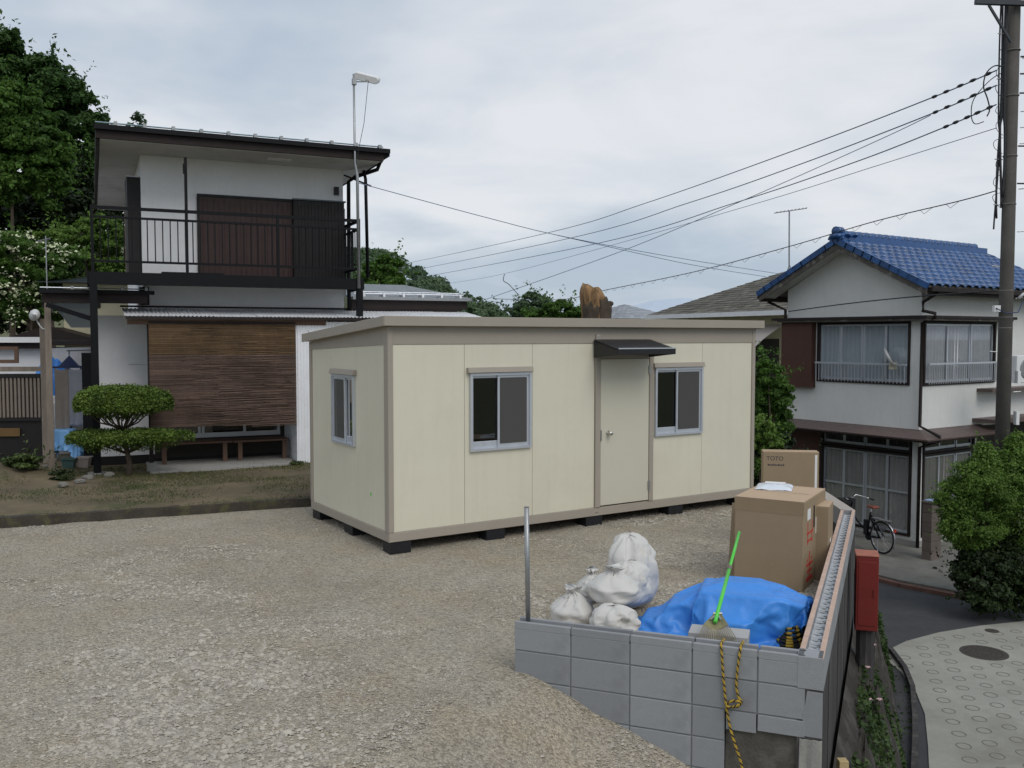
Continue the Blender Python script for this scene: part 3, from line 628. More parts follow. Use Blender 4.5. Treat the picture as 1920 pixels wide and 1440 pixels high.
# balcony
bal = B('balcony', m_blackiron, -.04, 4.24, -.05, 1.0, 3.13, 3.245)
B('edge_beam', m_blackiron, -.06, 4.26, -.09, -.052, 3.08, 3.27, bal); B('edge_beam', m_blackiron, -.085, -.045, -.05, 1.0, 3.08, 3.27, bal); B('edge_beam', m_blackiron, 4.245, 4.285, -.05, 1.0, 3.08, 3.27, bal)
B('floor_board', m_blackiron, 1.0, 1.95, -.02, .2, 3.27, 3.30, bal)
def rails(p, q, skip=()):
    for z, wd in ((4.265, .05), (4.12, .035), (3.44, .035)): MB().bar((*p, z), (*q, z), .035, wd).build('rail', m_blackiron, bal)
    Ld = math.dist(p, q); n_ = int(Ld / .1125)
    for i in range(1, n_):
        x = p[0] + (q[0] - p[0]) * i / n_; y = p[1] + (q[1] - p[1]) * i / n_
        piece('baluster', bme, bal, (x, y, 3.45))
bme = MB().box(-.0085, .0085, -.0085, .0085, 0, .66).mesh('baluster'); bme.materials.append(m_blackiron)
rails((0, -.03), (4.2, -.03)); rails((0, -.03), (0, .98)); rails((4.2, -.03), (4.2, .98))
for x, y, zt in ((0, -.03, 4.3), (1.38, -.05, 5.12), (2.82, -.03, 4.27), (4.2, -.03, 4.3), (0, .95, 4.3), (4.2, .95, 4.3)): B('post', m_blackiron, x - .022, x + .022, y - .022, y + .022, 3.24, zt, bal)
MB().box(1.34, 1.37, -.07, -.03, 4.86, 5.02).build('pole_hook', m_blackiron, bal)
B('lantern', m_black, 4.02, 4.10, .93, .999, 4.84, 4.98, bal)
B('balcony_post', m_blackiron, -.055, .055, -.09, .02, .12, 3.08); B('balcony_post', m_blackiron, 4.15, 4.25, -.09, .01, 2.62, 3.08)
B('post_foot', m_concrete, -.14, .14, -.17, .10, .09, .15)
# downpipes on the right corner
for pth, r_ in (([(4.66, .1, 5.40), (4.62, .25, 5.22), (4.34, .7, 5.14), (4.27, .9, 5.08), (4.27, .94, 3.3), (4.27, .94, 2.75)], .035), ([(4.40, .35, 5.2), (4.42, .3, 5.05), (4.42, .2, 3.3)], .03)):
    MB().tube(pth, r_, 8).build('downpipe', m_blackiron, hs, True)
MB().bar((4.2, .94, 5.2), (4.6, .6, 4.98), .03).build('eave_brace', m_brown, hs)
MB().tube([(4.205, .985, 4.6), (4.205, .985, 3.0)], .018, 6).build('white_conduit', m_white, hs)
# porch roof: corrugated sheets
nsh = 9; wsh = 6.1 / nsh
for k in range(nsh):
    xa = .43 + k * wsh; n_ = 34
    mb = MB(); mb.grid(lambda a, b: (xa + a * (wsh + .03), 1.0 - 1.17 * b, 2.742 - .150 * b + .008 * math.sin(a * (wsh + .03) / .063 * 2 * math.pi) + (k % 2) * .004 - b * .002 * math.sin(k)), n_ * 3, 1)
    mb.build('porch_roof_sheet', m_corr, hs, True, fix=False)
B('porch_flashing', m_brown, .4, 6.5, .96, 1.0, 2.76, 2.79); B('porch_gutter', m_brown, .45, 6.5, -.215, -.18, 2.54, 2.588); B('porch_beam', m_woodred, .47, 3.6, -.08, .0, 2.46, 2.54)
B('porch_return', m_corr, 3.10, 3.13, -.05, .96, .12, 2.5)
n_ = 60; mb = MB(); mb.grid(lambda a, b: (3.09 + a * 3.33, -.07 + .009 * math.sin(a * 3.3 / .05 * 2 * math.pi), .1 + b * 2.42), 420, 1); mb.build('corrugated_wall', m_corr, hs, True, fix=False)
# porch inside: glass doors, step, timber deck
gd = B('glass_door', m_alu, .95, 3.0, .972, 1.0, .52, .60)
for x in (.95, 1.60, 1.66, 2.36, 2.95): B('stile', m_alu, x, x + .045, .965, .995, .6, 2.35, gd)
for x in (.995, 1.705, 2.405): B('pane', m_glass, x, x + .60, .985, .992, .6, 2.35, gd)
B('door_shade_sheet', m_dark, .90, 3.08, .990, 1.003, .20, 2.4)  # thin dark sheet painting the unlit room and the shade under the bench
B('veranda_board', m_woodred, .92, 2.1, .45, .95, .47, .50); B('veranda_board', m_woodred, 2.12, 3.05, .45, .95, .465, .495)
for x in (.98, 1.95, 2.2, 2.95): B('veranda_leg', m_woodred, x, x + .07, .48, .55, .12, .468)
B('porch_step', m_concrete, .75, 3.08, -.30, .96, .10, .150)
B('post_stone', m_concrete, .72, .86, -.08, .06, .12, .26); B('porch_post', m_brown, .76, .82, -.05, .02, .26, 2.47)
# reed blind: fresh strip above, old weathered part below, thousands of thin reeds
bl = B('reed_blind', m_brown, .78, 3.08, -.10, -.086, 2.47, 2.515, label='brown reed blind hanging under the corrugated porch roof, its top lighter')
for nm, za, zb, mm, pitch in (('reeds_fresh', 1.98, 2.48, m_blind1, .0085), ('reeds_old', .80, 1.98, m_blind2, .0085)):
    V, Fq = [], []; n_ = int((zb - za) / pitch); q = 0
    for i in range(n_):
        z = za + (i + .5) * pitch; x = .78
        while x < 3.08:
            ln = random.uniform(.35, 1.1); xb = min(3.08, x + ln); y = -.104 + random.uniform(-.0025, .0025) + .012 * math.sin(z * 7 + x * 2); r_ = random.uniform(.0030, .0044); z_ = z + random.uniform(-.0015, .0015) + .012 * math.sin(x * 1.7) * (2.5 - z)
            V += [(x, y, z_ - r_), (xb, y, z_ - r_), (xb, y - .005, z_), (x, y - .005, z_), (xb, y, z_ + r_), (x, y, z_ + r_)]; Fq += [(q, q + 1, q + 2, q + 3), (q + 3, q + 2, q + 4, q + 5)]; q += 6; x = xb
    o = npmesh(nm, np.array(V), np.array(Fq), mm, bl); o['kind'] = 'stuff'
m_bback = mat('reed_backing', (.06, .04, .03), .9, .2); B('backing_cloth', m_bback, .80, 3.06, -.082, -.076, .82, 2.47, bl)
for x in (1.15, 1.55, 1.95, 2.35, 2.75): MB().tube([(x, -.116, .80), (x, -.116, 2.5)], .002, 4).build('cord', m_blind2, bl)
MB().tube([(.5, .35, 1.82), (.82, .0, 1.82)], .006, 5).build('clothes_rod', m_steel, hs)
# low side roof on the left, brace, polycarbonate sheet
lr = MB().hexa([(-.75, .32, 2.97), (.86, .32, 2.97), (.70, 3.2, 3.04), (-.75, 3.2, 3.04), (-.75, .32, 3.0), (.86, .32, 3.0), (.70, 3.2, 3.07), (-.75, 3.2, 3.07)]).build('side_roof', m_rooftop, hs)
B('fascia', m_brown, -.73, .80, .35, .39, 2.80, 2.96, lr); B('gutter', m_blackiron, -.76, .9, .25, .33, 2.945, 3.005, lr)
MB().tube([(-.75, .30, 3.03), (.86, .30, 3.03)], .01, 6).build('snow_guard_bar', m_alu, lr)
for i in range(4): B('snow_guard_bracket', m_steel, -.32 + i * .36, -.28 + i * .36, .27, .4, 3.0, 3.06, lr)
B('side_eave', m_brown, -.73, -.67, .4, 3.1, 2.72, 2.96); B('side_post', m_wood, -.70, -.61, .36, .45, .12, 2.8)
MB().bar((-.66, .2, 2.76), (-.02, .0, 2.54), .05, .07).build('brace', m_blackiron, hs)
MB().hexa([(-.6, .45, 2.79), (-.02, .45, 2.79), (-.02, 1.4, 2.42), (-.35, 1.4, 2.42), (-.6, .45, 2.80), (-.02, .45, 2.80), (-.02, 1.4, 2.43), (-.35, 1.4, 2.43)]).build('polycarbonate_sheet', m_poly, hs)
B('corner_board', m_blackiron, -.20, .05, 1.05, 1.12, .12, 2.0)
# right wing
B('wing_wall', m_brown, 4.22, 6.45, 1.12, 6, .1, 2.80)
wr = MB().hexa([(4.3, .92, 2.97), (6.72, .92, 2.97), (6.5, 4.6, 3.42), (4.3, 4.6, 3.42), (4.3, .92, 3.0), (6.72, .92, 3.0), (6.5, 4.6, 3.45), (4.3, 4.6, 3.45)]).build('wing_roof', m_rooftop, hs)
B('fascia', m_brown, 4.32, 6.6, .95, 1.0, 2.79, 2.96, wr); MB().box(4.32, 6.66, .86, .93, 2.95, 3.005).build('gutter', m_steel, wr)
MB().tube([(4.35, .9, 3.06), (6.5, .9, 3.06)], .014, 6).build('snow_guard_bar', m_alu, wr); MB().tube([(4.35, 1.1, 3.1), (6.5, 1.1, 3.1)], .014, 6).build('snow_guard_bar', m_alu, wr)
for i in range(6): B('snow_guard_bracket', m_corr, 4.52 + i * .38, 4.56 + i * .38, .88, 1.12, 3.0, 3.08, wr)
# TV mast with flat box antenna
def hw(u, v, z): return Vector((H0.x + u * math.cos(HA) - v * math.sin(HA), H0.y + u * math.sin(HA) + v * math.cos(HA), z))
t = thing('antenna_mast', 'slim grey mast with flat white box antenna clamped to the balcony of the white house', 'antenna', hw(4.12, -.12, 3.3), HA)
MB().tube([hw(4.17, -.12, 3.1), hw(4.16, -.12, 5.0), hw(4.12, -.12, 5.25), hw(4.11, -.12, 6.73)], [.026, .026, .02, .018], 8).build('mast', m_steel, t, True, root=t)
a = hw(4.11, -.12, 6.6); MB().tube([a, a + Vector((.12, 0, 0)), a + Vector((.2, 0, .0)), a + Vector((.23, 0, .07))], .011, 6).build('bracket', m_steel, t, True, root=t)
bx = MB().prism([(-.20, -.06), (.17, -.06), (.20, -.03), (.20, .03), (.17, .06), (-.20, .06), (-.22, .03), (-.22, -.03)], -.14, .06, lambda p, q, r_: (p, r_, q)).build('antenna_box', m_white, t, bevel=.01)
bx.location = (.25, .02, 3.40); bx.rotation_euler = (R(20), R(14), R(-25))
MB().tube([a + Vector((.25, 0, .02)), a + Vector((.17, 0, -.7)), a + Vector((.05, 0, -1.25)), a + Vector((.02, 0, -1.5))], .005, 5).build('cable', m_wire, t, root=t)
MB().box(-.035, .035, -.035, .035, 3.25, 3.35).build('clamp', m_steel, t)
# ================================================================== BLOCK WALL AND RETAINING WALL
ang = math.atan2(DW.y, DW.x); WT = .35
bw = thing('block_wall', 'low wall of new grey concrete blocks stepping down the gravel ramp', 'wall', W1, ang)
TH = .12
def groove_block(L_, h=.19, th=TH, web=True):
    """block whose top is a channel between two rims"""
    q = MB(); e = .0; q.box(0, L_, 0, th, 0, h - .05); q.box(0, L_, 0, .026, h - .05, h); q.box(0, L_, th - .026, th, h - .05, h)
    return q
def plain_block(L_, h=.19, th=TH): return MB().box(0, L_, 0, th, 0, h)
cols = [0, .4, .8, 1.2, 1.6, 1.885]
cache = {}
def blk(x, z, L_, h, top, th=TH):
    k = (round(L_, 3), round(h, 3), top, th)
    if k not in cache:
        me = (groove_block if top else plain_block)(L_, h, th).mesh('block'); me.materials.append(m_block); cache[k] = me
    o = piece('block', cache[k], bw, (x, random.uniform(-.0015, .0015), z)); b = o.modifiers.new('bevel', 'BEVEL'); b.width = .003; b.segments = 1; b.limit_method = 'ANGLE'
J = .009
for r_ in range(5):
    zt = WT - r_ * .2; z0 = zt - .2 + J
    for c in range(5):
        a, b = cols[c], cols[c + 1]
        if r_ >= 3 and c == 4: continue
        if r_ == 2 and c == 4: blk(a, z0 + .09, b - a - J, .2 - J - .09, False); continue
        if r_ >= 3 and c == 3:
            if r_ < 5: blk(a, z0, .2, .2 - J, False)
            continue
        if r_ == 2 and c == 3: blk(a, z0, .2, .2 - J, False); blk(a + .2 + J, z0 + .07, .2 - 2 * J, .2 - J - .07, False); continue
        blk(a, z0, b - a - J, .2 - J, r_ == 0)
mb = MB(); mb.box(.006, 1.87, .006, TH - .006, WT - .4, WT - .062); mb.box(.006, 1.4, .006, TH - .006, -1.0, WT - .4); mb.build('mortar', m_blockin, bw)
mb = MB().grid(lambda a, b: (1.405 + .50 * a, .03 + .018 * fbm(a * 3, b * 4, 1.6), -1.3 + (WT - .485 + 1.3) * b), 20, 20); mb.box(1.41, 1.9, .05, TH + .03, -1.3, WT - .40); mb.build('old_footing', m_oldconc, bw, smooth=True)
# right-hand retaining wall
rw = thing('retaining_wall', 'streaked dark concrete retaining wall topped by hollow blocks above the road', 'wall', W2, 0)
d1 = (W3 - W2).normalized(); n1 = Vector((-d1.y, d1.x, 0)); L1 = (W3 - W2).length; RT = .15
def seg_wall(a, b, n_, z0, z1, th, off, bat=.0):
    o1 = n_ * (-off); return MB().hexa([tuple(p) for p in (a - n_ * bat + o1 + Vector((0, 0, z0)), b - n_ * bat + o1 + Vector((0, 0, z0)), b + n_ * th + o1 + Vector((0, 0, z0)), a + n_ * th + o1 + Vector((0, 0, z0)),
                                   a + o1 + Vector((0, 0, z1)), b + o1 + Vector((0, 0, z1)), b + n_ * th + o1 + Vector((0, 0, z1)), a + n_ * th + o1 + Vector((0, 0, z1)))])
for i in range(9):
    a = W2 + d1 * (L1 * i / 9); b = W2 + d1 * (L1 * (i + 1) / 9 - .004); seg_wall(a, b, n1, -2.4, WT - .2, RT - .004, -.002 + .004 * (i % 2)).build('formed_panel', m_formed, rw, root=rw)
nbk = 13; bl_ = L1 / nbk
q = MB(); th = RT; h = .195; q.box(0, bl_ - .006, 0, th, 0, h - .075); q.box(0, bl_ - .006, 0, .034, h - .075, h); q.box(0, bl_ - .006, th - .034, th, h - .075, h)
hb = q.mesh('block'); hb.materials.append(m_block)
cap = MB(); cap.box(0, bl_ - .004, .001, .033, h, h + .004); cap.box(0, bl_ - .004, th - .033, th - .001, h, h + .004); capm = cap.mesh('rim'); capm.materials.append(m_blocktop)
grt = MB().grid(lambda a, b: (a * (bl_ - .004), .035 + b * (th - .07), h - .045 + .010 * math.sin(a * 3 * 2 * math.pi) + .004 * math.sin(b * 9)), 24, 4)
grm = grt.mesh('mortar_fill', True); grm.materials.append(mat('pale_mortar', (.50, .52, .55), .9, .25, 14, .7, 60))
rg = MB()
for x in (bl_ * .17, bl_ * .5, bl_ * .83): rg.tube([(x + .028 * math.cos(k * .45 + 2.4), th / 2 + .034 * math.sin(k * .45 + 2.4), h - .036) for k in range(9)], .0038, 5)
rgm = rg.mesh('cell_edge'); rgm.materials.append(m_blockin)
aw = math.atan2(d1.y, d1.x)
for i in range(nbk):
    p = d1 * (bl_ * i); o = piece('block', hb, rw, (p.x, p.y, WT - .195 - .004), (0, 0, aw)); piece('rim', capm, o); piece('mortar_fill', grm, o); w_ = piece('cell_edge', rgm, o); w_.location = (random.uniform(-.03, .03), 0, 0)
d2 = (W4 - W3).normalized(); n2 = Vector((-d2.y, d2.x, 0)); L2 = (W4 - W3).length
seg_wall(W3 + d2 * .002, W4, n2, -2.4, WT - .2, RT, 0).build('formed_panel', m_formed, rw, root=rw)
a2 = math.atan2(d2.y, d2.x); pm = MB(); b2 = L2 / 4; pm.box(0, b2 - .006, 0, RT, 0, .19); me2 = pm.mesh('block'); me2.materials.append(m_block)
cp = MB(); cp.box(0, b2 - .004, .001, RT - .001, .19, .194); cpm = cp.mesh('rim'); cpm.materials.append(mat('block_top_grey', (.42, .38, .34), .92, .12, 9, .4, 120))
for i in range(4): p = (W3 - W2) + d2 * (b2 * i); o = piece('block', me2, rw, (p.x, p.y, WT - .194), (0, 0, a2)); piece('rim', cpm, o)
# corner block at the near end, cracked away from the wall
q = MB().box(0, .15, -.002, .145, 0, .2); o = q.build('block', m_block, rw, bevel=.004); o.location = ((DW * -.152).x, (DW * -.152).y, WT - .2); o.rotation_euler = (0, 0, ang)
q = MB(); q.prism([(.045, 0), (.15, 0), (.15, .28), (.06, .28), (.05, .2), (.035, .12)], 0, .14, lambda a, b, c: (a, c, b)); o = q.build('cracked_corner', m_block, rw); o.location = ((DW * -.152).x, (DW * -.152).y, WT - .49); o.rotation_euler = (0, 0, ang)
q = MB().grid(lambda a, b: (.02 + .13 * a, -.012 + .02 * fbm(a * 4, b * 6, 1), -1.3 + b * 1.0), 8, 16); q.box(.02, .15, .0, .14, -1.3, WT - .66); o = q.build('old_footing', m_concrete, rw, smooth=True); o.location = ((DW * -.152).x, (DW * -.152).y, WT - .20); o.rotation_euler = (0, 0, ang)
# steel post standing in the wall end
p = W1 + DW * .075 + NW * .06; t = thing('steel_post', 'thin galvanised steel post standing upright in the end of the block wall', 'post', (p.x, p.y, .3))
MB().tube([(0, 0, 0), (-.012, 0, .82)], .0165, 12).build('tube', m_steel, t, True); MB().tube([(-.012, 0, .82), (-.012, 0, .826)], .0175, 12).build('end_cap', m_chrome, t)
# ================================================================== BOXES
def text_mesh(s, size, m, parent, loc, rot, name='lettering', extr=.0006):
    cu = bpy.data.curves.new('txt', 'FONT'); cu.body = s; cu.size = size; cu.extrude = extr; ob = bpy.data.objects.new('txt', cu); COL.objects.link(ob)
    bpy.context.view_layer.update(); me = bpy.data.meshes.new_from_object(ob.evaluated_get(bpy.context.evaluated_depsgraph_get())); bpy.data.objects.remove(ob)
    me.materials.clear(); me.materials.append(m); o = bpy.data.objects.new(name, me); COL.objects.link(o); o.parent = parent; o.location = loc; o.rotation_euler = rot; return o
def carton(name, label, loc, rz, wx, wy, h, group='cardboard cartons beside the wall'):
    t = thing(name, label, 'box', loc, rz, group); k = .004
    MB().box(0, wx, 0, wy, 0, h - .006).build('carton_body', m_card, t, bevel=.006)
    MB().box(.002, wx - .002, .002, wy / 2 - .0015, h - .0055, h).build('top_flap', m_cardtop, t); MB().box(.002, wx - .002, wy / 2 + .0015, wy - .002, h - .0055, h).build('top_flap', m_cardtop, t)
    return t
ba = R(-31); b0 = PZ(1378, 930, .81)
bigbox = carton('cardboard_box', 'big brown cardboard box with a grey plastic parcel lying on top', (b0.x, b0.y, .0), ba, .62, .86, .81)
MB().box(-.0015, .6215, -.0015, 0.0, .685, .803).build('tape_band', m_tape, bigbox); MB().box(.08, .56, .42, .44, .8102, .8112).build('tape_strip', m_tape, bigbox)
mk = MB()
for z0, z1, y0, y1 in ((.06, .10, .12, .36), (.14, .165, .15, .33), (.20, .225, .12, .36), (.10, .33, .225, .255), (.24, .27, .15, .18), (.24, .27, .30, .33), (.42, .44, .14, .34), (.49, .51, .12, .36), (.40, .60, .15, .175), (.40, .60, .31, .335)): mk.box(.6202, .6212, y0, y1, z0, z1)
mk.build('red_marks', m_redink, bigbox, kind='stuff'); MB().box(.6202, .6212, .46, .60, .45, .60).build('white_label', m_white, bigbox); MB().box(.6202, .6212, .14, .26, .62, .72).build('white_label', m_white, bigbox)
MB().box(.6205, .6235, .37, .41, .52, .72).build('hand_hole', m_black, bigbox)
b2_ = PY_(1430, 905, 9.75); tall = carton('cardboard_box', 'tall flat brown carton with dark printed lettering standing behind the big box', (b2_.x, b2_.y, 0), R(-9), .575, .17, 1.05)
text_mesh('TOTO', .062, m_ink, tall, (.035, -.0006, .955), (R(90), 0, 0))
mk = MB()
for i in range(10): mk.box(.05 + i * .0175, .062 + i * .0175, -.001, -.0002, .895 + .003 * (i % 2), .917 - .003 * (i % 3))
mk.build('small_print', m_ink, tall, kind='stuff'); MB().box(.533, .557, -.0012, -.0002, .55, 1.02).build('white_strip', m_white, tall); MB().box(.0, .575, .075, .079, 1.0502, 1.053).build('edge_seam', m_tape, tall)
b3 = PZ(1545, 945, .69); low = carton('cardboard_box', 'lower brown carton tucked behind the big box beside the wall', (b3.x - .33, b3.y - .06, 0), R(-25), .34, .36, .70)
MB().box(.3402, .3412, .12, .2, .15, .38).build('white_label', m_white, low)
e0 = PZ(1452, 914, .812); t = thing('plastic_parcel', 'thin silvery plastic parcel lying on the big cardboard box', 'parcel', (e0.x, e0.y, .8125), R(-20))
MB().grid(lambda a, b: ((a - .5) * .34, (b - .5) * .34, .035 * (16 * a * (1 - a) * b * (1 - b)) ** .4 + .006 * fbm(a * 5, b * 5, 1) + .002), 22, 22).build('pouch', m_envelope, t, True)
MB().box(-.09, .1, -.02, .1, .036, .041).build('paper_sheet', m_white, t)
pc = PZ(1382, 1000, 0); t = thing('cardboard_sheet', 'loose brown cardboard sheet leaning behind the big box', 'cardboard', (2.05, 8.64, 0), R(-30)); MB().hexa([(0, 0, 0), (.3, 0, 0), (.3, .006, 0), (0, .006, 0), (0, .12, .68), (.3, .12, .68), (.3, .126, .68), (0, .126, .68)]).build('sheet', m_card, t)
# ================================================================== SANDBAGS
def sandbag(label, px, py, dep, wpx, hpx, lean=(0, 0), seed=0, knot=True, z0=None, fl=1., rnd=False):
    c = PY_(px, py, dep); wd = wpx / F * dep; ht = hpx / F * dep; base = c.z - ht / 2 if z0 is None else z0
    t = thing('sandbag', label, 'sandbag', (c.x, c.y, base), random.uniform(0, 6.28), 'white woven sacks piled behind the block wall'); rg_ = random.Random(seed); mb = MB(); nu, nv = 56, 40; ph = [rg_.uniform(0, 6.28) for _ in range(6)]
    for i in range(nv + 1):
        f = i / nv
        prof = (math.sin(min(1, f / .22) * math.pi / 2) ** .5 * (.86 + .14 * math.sin(f * math.pi))) * (1 if f < .45 else (max(.15, 1 - .85 * ((f - .45) / .42) ** 1.35) if f < .87 else .15 + (f - .87) / .13 * .24))
        if rnd and f > .45: prof = max(.03, math.sqrt(max(0, 1 - ((f - .45) / .55) ** 2.4)))
        for j in range(nu):
            a = 2 * math.pi * j / nu; fold = 1 + .05 * math.sin(3 * a + ph[0] + 2 * f) + .035 * math.sin(5 * a + ph[1] - 3 * f) + .16 * max(0, f - .35) * math.sin(8 * a + ph[2] + 2 * f) + .12 * max(0, f - .4) * math.sin(13 * a + ph[3]) + .03 * math.sin(6 * a + 14 * f + ph[5])
            r_ = wd / 2 * prof * fold; z = ht * (f ** .92) * (1 + .03 * math.sin(2 * a + ph[4])) if f > .02 else 0
            nz = .021 * (.4 + f) * mnoise.fractal(Vector((math.cos(a) * 2 + seed, math.sin(a) * 2, f * 5)), 1., 2., 3)
            mb.v.append((r_ * math.cos(a) * fl + nz + lean[0] * f * f, r_ * math.sin(a) + nz + lean[1] * f * f, z))
    for i in range(nv):
        for j in range(nu): mb.f.append((i * nu + j, i * nu + (j + 1) % nu, (i + 1) * nu + (j + 1) % nu, (i + 1) * nu + j))
    mb.f.append(tuple(range(nu))[::-1]); mb.f.append(tuple(nv * nu + j for j in range(nu))); mb.build('sack', m_bag, t, True)
    if knot:
        q = MB(); q.tube([(lean[0] * .75 + wd * .085 * math.cos(i * .7), lean[1] * .75 + wd * .085 * math.sin(i * .7), ht * .88) for i in range(10)], .005, 5); q.build('tie_string', m_bag, t, True)
    return t
sandbag('slumped white sandbag on the ground nearest the steel post', 1076, 1146, 6.98, 84, 88, (.0, .0), 1, z0=.0)
sandbag('low round white sandbag on the ground touching the block wall', 1152, 1158, 6.72, 90, 76, (-.03, .0), 2, False, z0=.0, rnd=True)
sandbag('bright white sandbag with gathered neck lying on top of the other sacks', 1150, 1096, 6.95, 98, 78, (-.04, .02), 3)
sandbag('creased dusty sandbag lying behind the bright gathered sack', 1115, 1098, 7.25, 70, 66, (-.03, 0), 4)
sandbag('white sandbag squeezed between the gathered sack and the tall one', 1180, 1095, 7.25, 74, 88, (0, .0), 5, False, rnd=True)
sandbag('tallest white sandbag standing at the back of the pile', 1186, 1090, 7.6, 92, 140, (-.05, .0), 6, False, z0=.0, rnd=True)
# ================================================================== BLUE TARP PILE
cx0, cy0 = PZ(1362, 1150, .1).x, 6.95
tp = thing('blue_tarp', 'bright blue tarpaulin thrown over a pile next to the big cardboard box', 'tarpaulin', (cx0, cy0, 0), R(-18))
def drop_cloth(sheet, blockers, frames=44, q=7):
    """let a flat sheet fall over the blockers once and keep the settled shape as a plain mesh"""
    temp = []
    for mbk in blockers:
        o = mbk.build('blocker', m_dark); o.modifiers.new('c', 'COLLISION'); o.collision.thickness_outer = .006; o.collision.cloth_friction = 18; temp.append(o)
    o = sheet.build('falling_sheet', m_dark, fix=False); c = o.modifiers.new('cloth', 'CLOTH'); st = c.settings; st.quality = q; st.mass = .28; st.tension_stiffness = 22; st.compression_stiffness = 22; st.shear_stiffness = 14; st.bending_stiffness = .12; st.air_damping = .6
    c.collision_settings.distance_min = .006; c.collision_settings.use_self_collision = False; c.point_cache.frame_start = 1; c.point_cache.frame_end = frames; f0 = S.frame_current
    for f in range(1, frames + 1): S.frame_set(f)
    dg_ = bpy.context.evaluated_depsgraph_get(); ev = o.evaluated_get(dg_); me = bpy.data.meshes.new_from_object(ev); V_ = [v.co.copy() for v in me.vertices]; F_ = [tuple(p.vertices) for p in me.polygons]
    bpy.data.meshes.remove(me); S.frame_set(f0)
    for t_ in temp + [o]: bpy.data.objects.remove(t_)
    q_ = MB(); q_.v = [tuple(v) for v in V_]; q_.f = F_; return q_
def wq(x, y, z): ca2, sa2 = math.cos(R(-18)), math.sin(R(-18)); return Vector((cx0 + x * ca2 - y * sa2, cy0 + x * sa2 + y * ca2, z))
def lbox(x0, x1, y0, y1, z0, z1, tilt=0): return MB().hexa([wq(x, y, z) for x, y, z in ((x0, y0, z0), (x1, y0, z0), (x1, y1, z0), (x0, y1, z0), (x0, y0, z1), (x1, y0, z1 + tilt), (x1, y1, z1 + tilt), (x0, y1, z1))])
fl_ = MB().grid(lambda a, b: (cx0 - 2 + 4 * a, cy0 - 2 + 4 * b, .004), 4, 4)
wl_ = [MB().hexa([tuple(W1 + DW * u + NW * v + Vector((0, 0, z))) for u, v, z in ((-.5, -.3, -.1), (2.2, -.3, -.1), (2.2, .13, -.1), (-.5, .13, -.1), (-.5, -.3, 1.2), (2.2, -.3, 1.2), (2.2, .13, 1.2), (-.5, .13, 1.2))]), MB().hexa([tuple(W2 + d1 * u + n1 * v + Vector((0, 0, z))) for u, v, z in ((-.4, -.3, -.1), (4, -.3, -.1), (4, .18, -.1), (-.4, .18, -.1), (-.4, -.3, 1.2), (4, -.3, 1.2), (4, .18, 1.2), (-.4, .18, 1.2))])]
piles = [lbox(-.66, -.44, -.2, .1, 0, .09), lbox(-.22, .38, -.18, .24, 0, .34, -.01), lbox(-.46, -.2, -.14, .2, 0, .20, .05), lbox(.30, .52, -.10, .18, 0, .27), lbox(-.16, .12, -.34, -.1, 0, .17), lbox(-.05, .2, .05, .22, .3, .375)]
def flat_sheet(a, b):
    p = wq((a - .5) * 2.02 - .16 + .015 * random.random(), (b - .5) * 1.36 + .05 + .015 * random.random(), .43 + .05 * mnoise.noise(Vector((a * 5, b * 5, 2))))
    k = (p - W1).dot(NW)
    if k < .34: p += NW * ((.34 - k) * .62); p.z += .10 * (.34 - k) * math.sin(a * 40)
    k = (p - W2).dot(n1)
    if k < .36: p += n1 * ((.36 - k) * .66); p.z += .10 * (.36 - k) * math.sin(b * 34)
    k = (p - W1).dot(NW); p += NW * max(0, .16 - k); k = (p - W2).dot(n1); p += n1 * max(0, .22 - k); return p
sheet_ = MB().grid(flat_sheet, 78, 54)
settled = drop_cloth(sheet_, [fl_] + wl_ + piles)
_q = settled.build('sheet', m_tarp, tp, True, root=tp, fix=False); _q.modifiers.new('smooth', 'SUBSURF').levels = 1; _q.modifiers['smooth'].render_levels = 1
for o in tp.children:
    o.modifiers.new('thick', 'SOLIDIFY').thickness = .003
m_rock = mat('rubble', (.20, .19, .17), .95, .25, 5, .8, 30)
def rock(name, label, cat, loc, s, m, seed, group=None):
    mb = MB(); n_ = 10
    for i in range(7):
        f = i / 6; 
        for j in range(n_):
            a = 2 * math.pi * j / n_; r_ = math.sin(f * math.pi) * (1 + .35 * mnoise.noise(Vector((math.cos(a) + seed, math.sin(a), f * 3)))); mb.v.append((s[0] * r_ * math.cos(a), s[1] * r_ * math.sin(a), s[2] * (1 - math.cos(f * math.pi)) / 2 * 2))
    for i in range(6):
        for j in range(n_): mb.f.append((i * n_ + j, i * n_ + (j + 1) % n_, (i + 1) * n_ + (j + 1) % n_, (i + 1) * n_ + j))
    o = mb.build(name, m); o.location = loc; return tag(o, label, cat, group)
p = PZ(1507, 1160, .06); rock('rubble_stone', 'grey rubble stone poking out from under the blue tarp edge', 'stone', (p.x - .02, p.y, .0), (.07, .09, .05), m_rock, 3)
# striped rope heap in the wall corner
p = PZ(1500, 1203, .05); t = thing('rope_coil', 'coil of yellow and black striped rope in the corner behind the wall', 'rope', (p.x - .06, p.y + .08, .0))
for k, mm in ((0, m_rope), (1, m_ropeb)):
    mb = MB()
    for c in range(6):
        r_ = .10 - .008 * c; zc = .018 + .024 * c
        for s_ in range(12):
            if s_ % 2 != k: continue
            mb.tube([(r_ * math.cos((s_ + f) * math.pi / 6), r_ * math.sin((s_ + f) * math.pi / 6) * 1.2, zc + .01 * math.sin(s_ + c)) for f in (0, .35, .7, 1.0)], .011, 6)
    mb.build('yellow_strand' if k == 0 else 'black_strand', mm, t, True, kind='stuff')
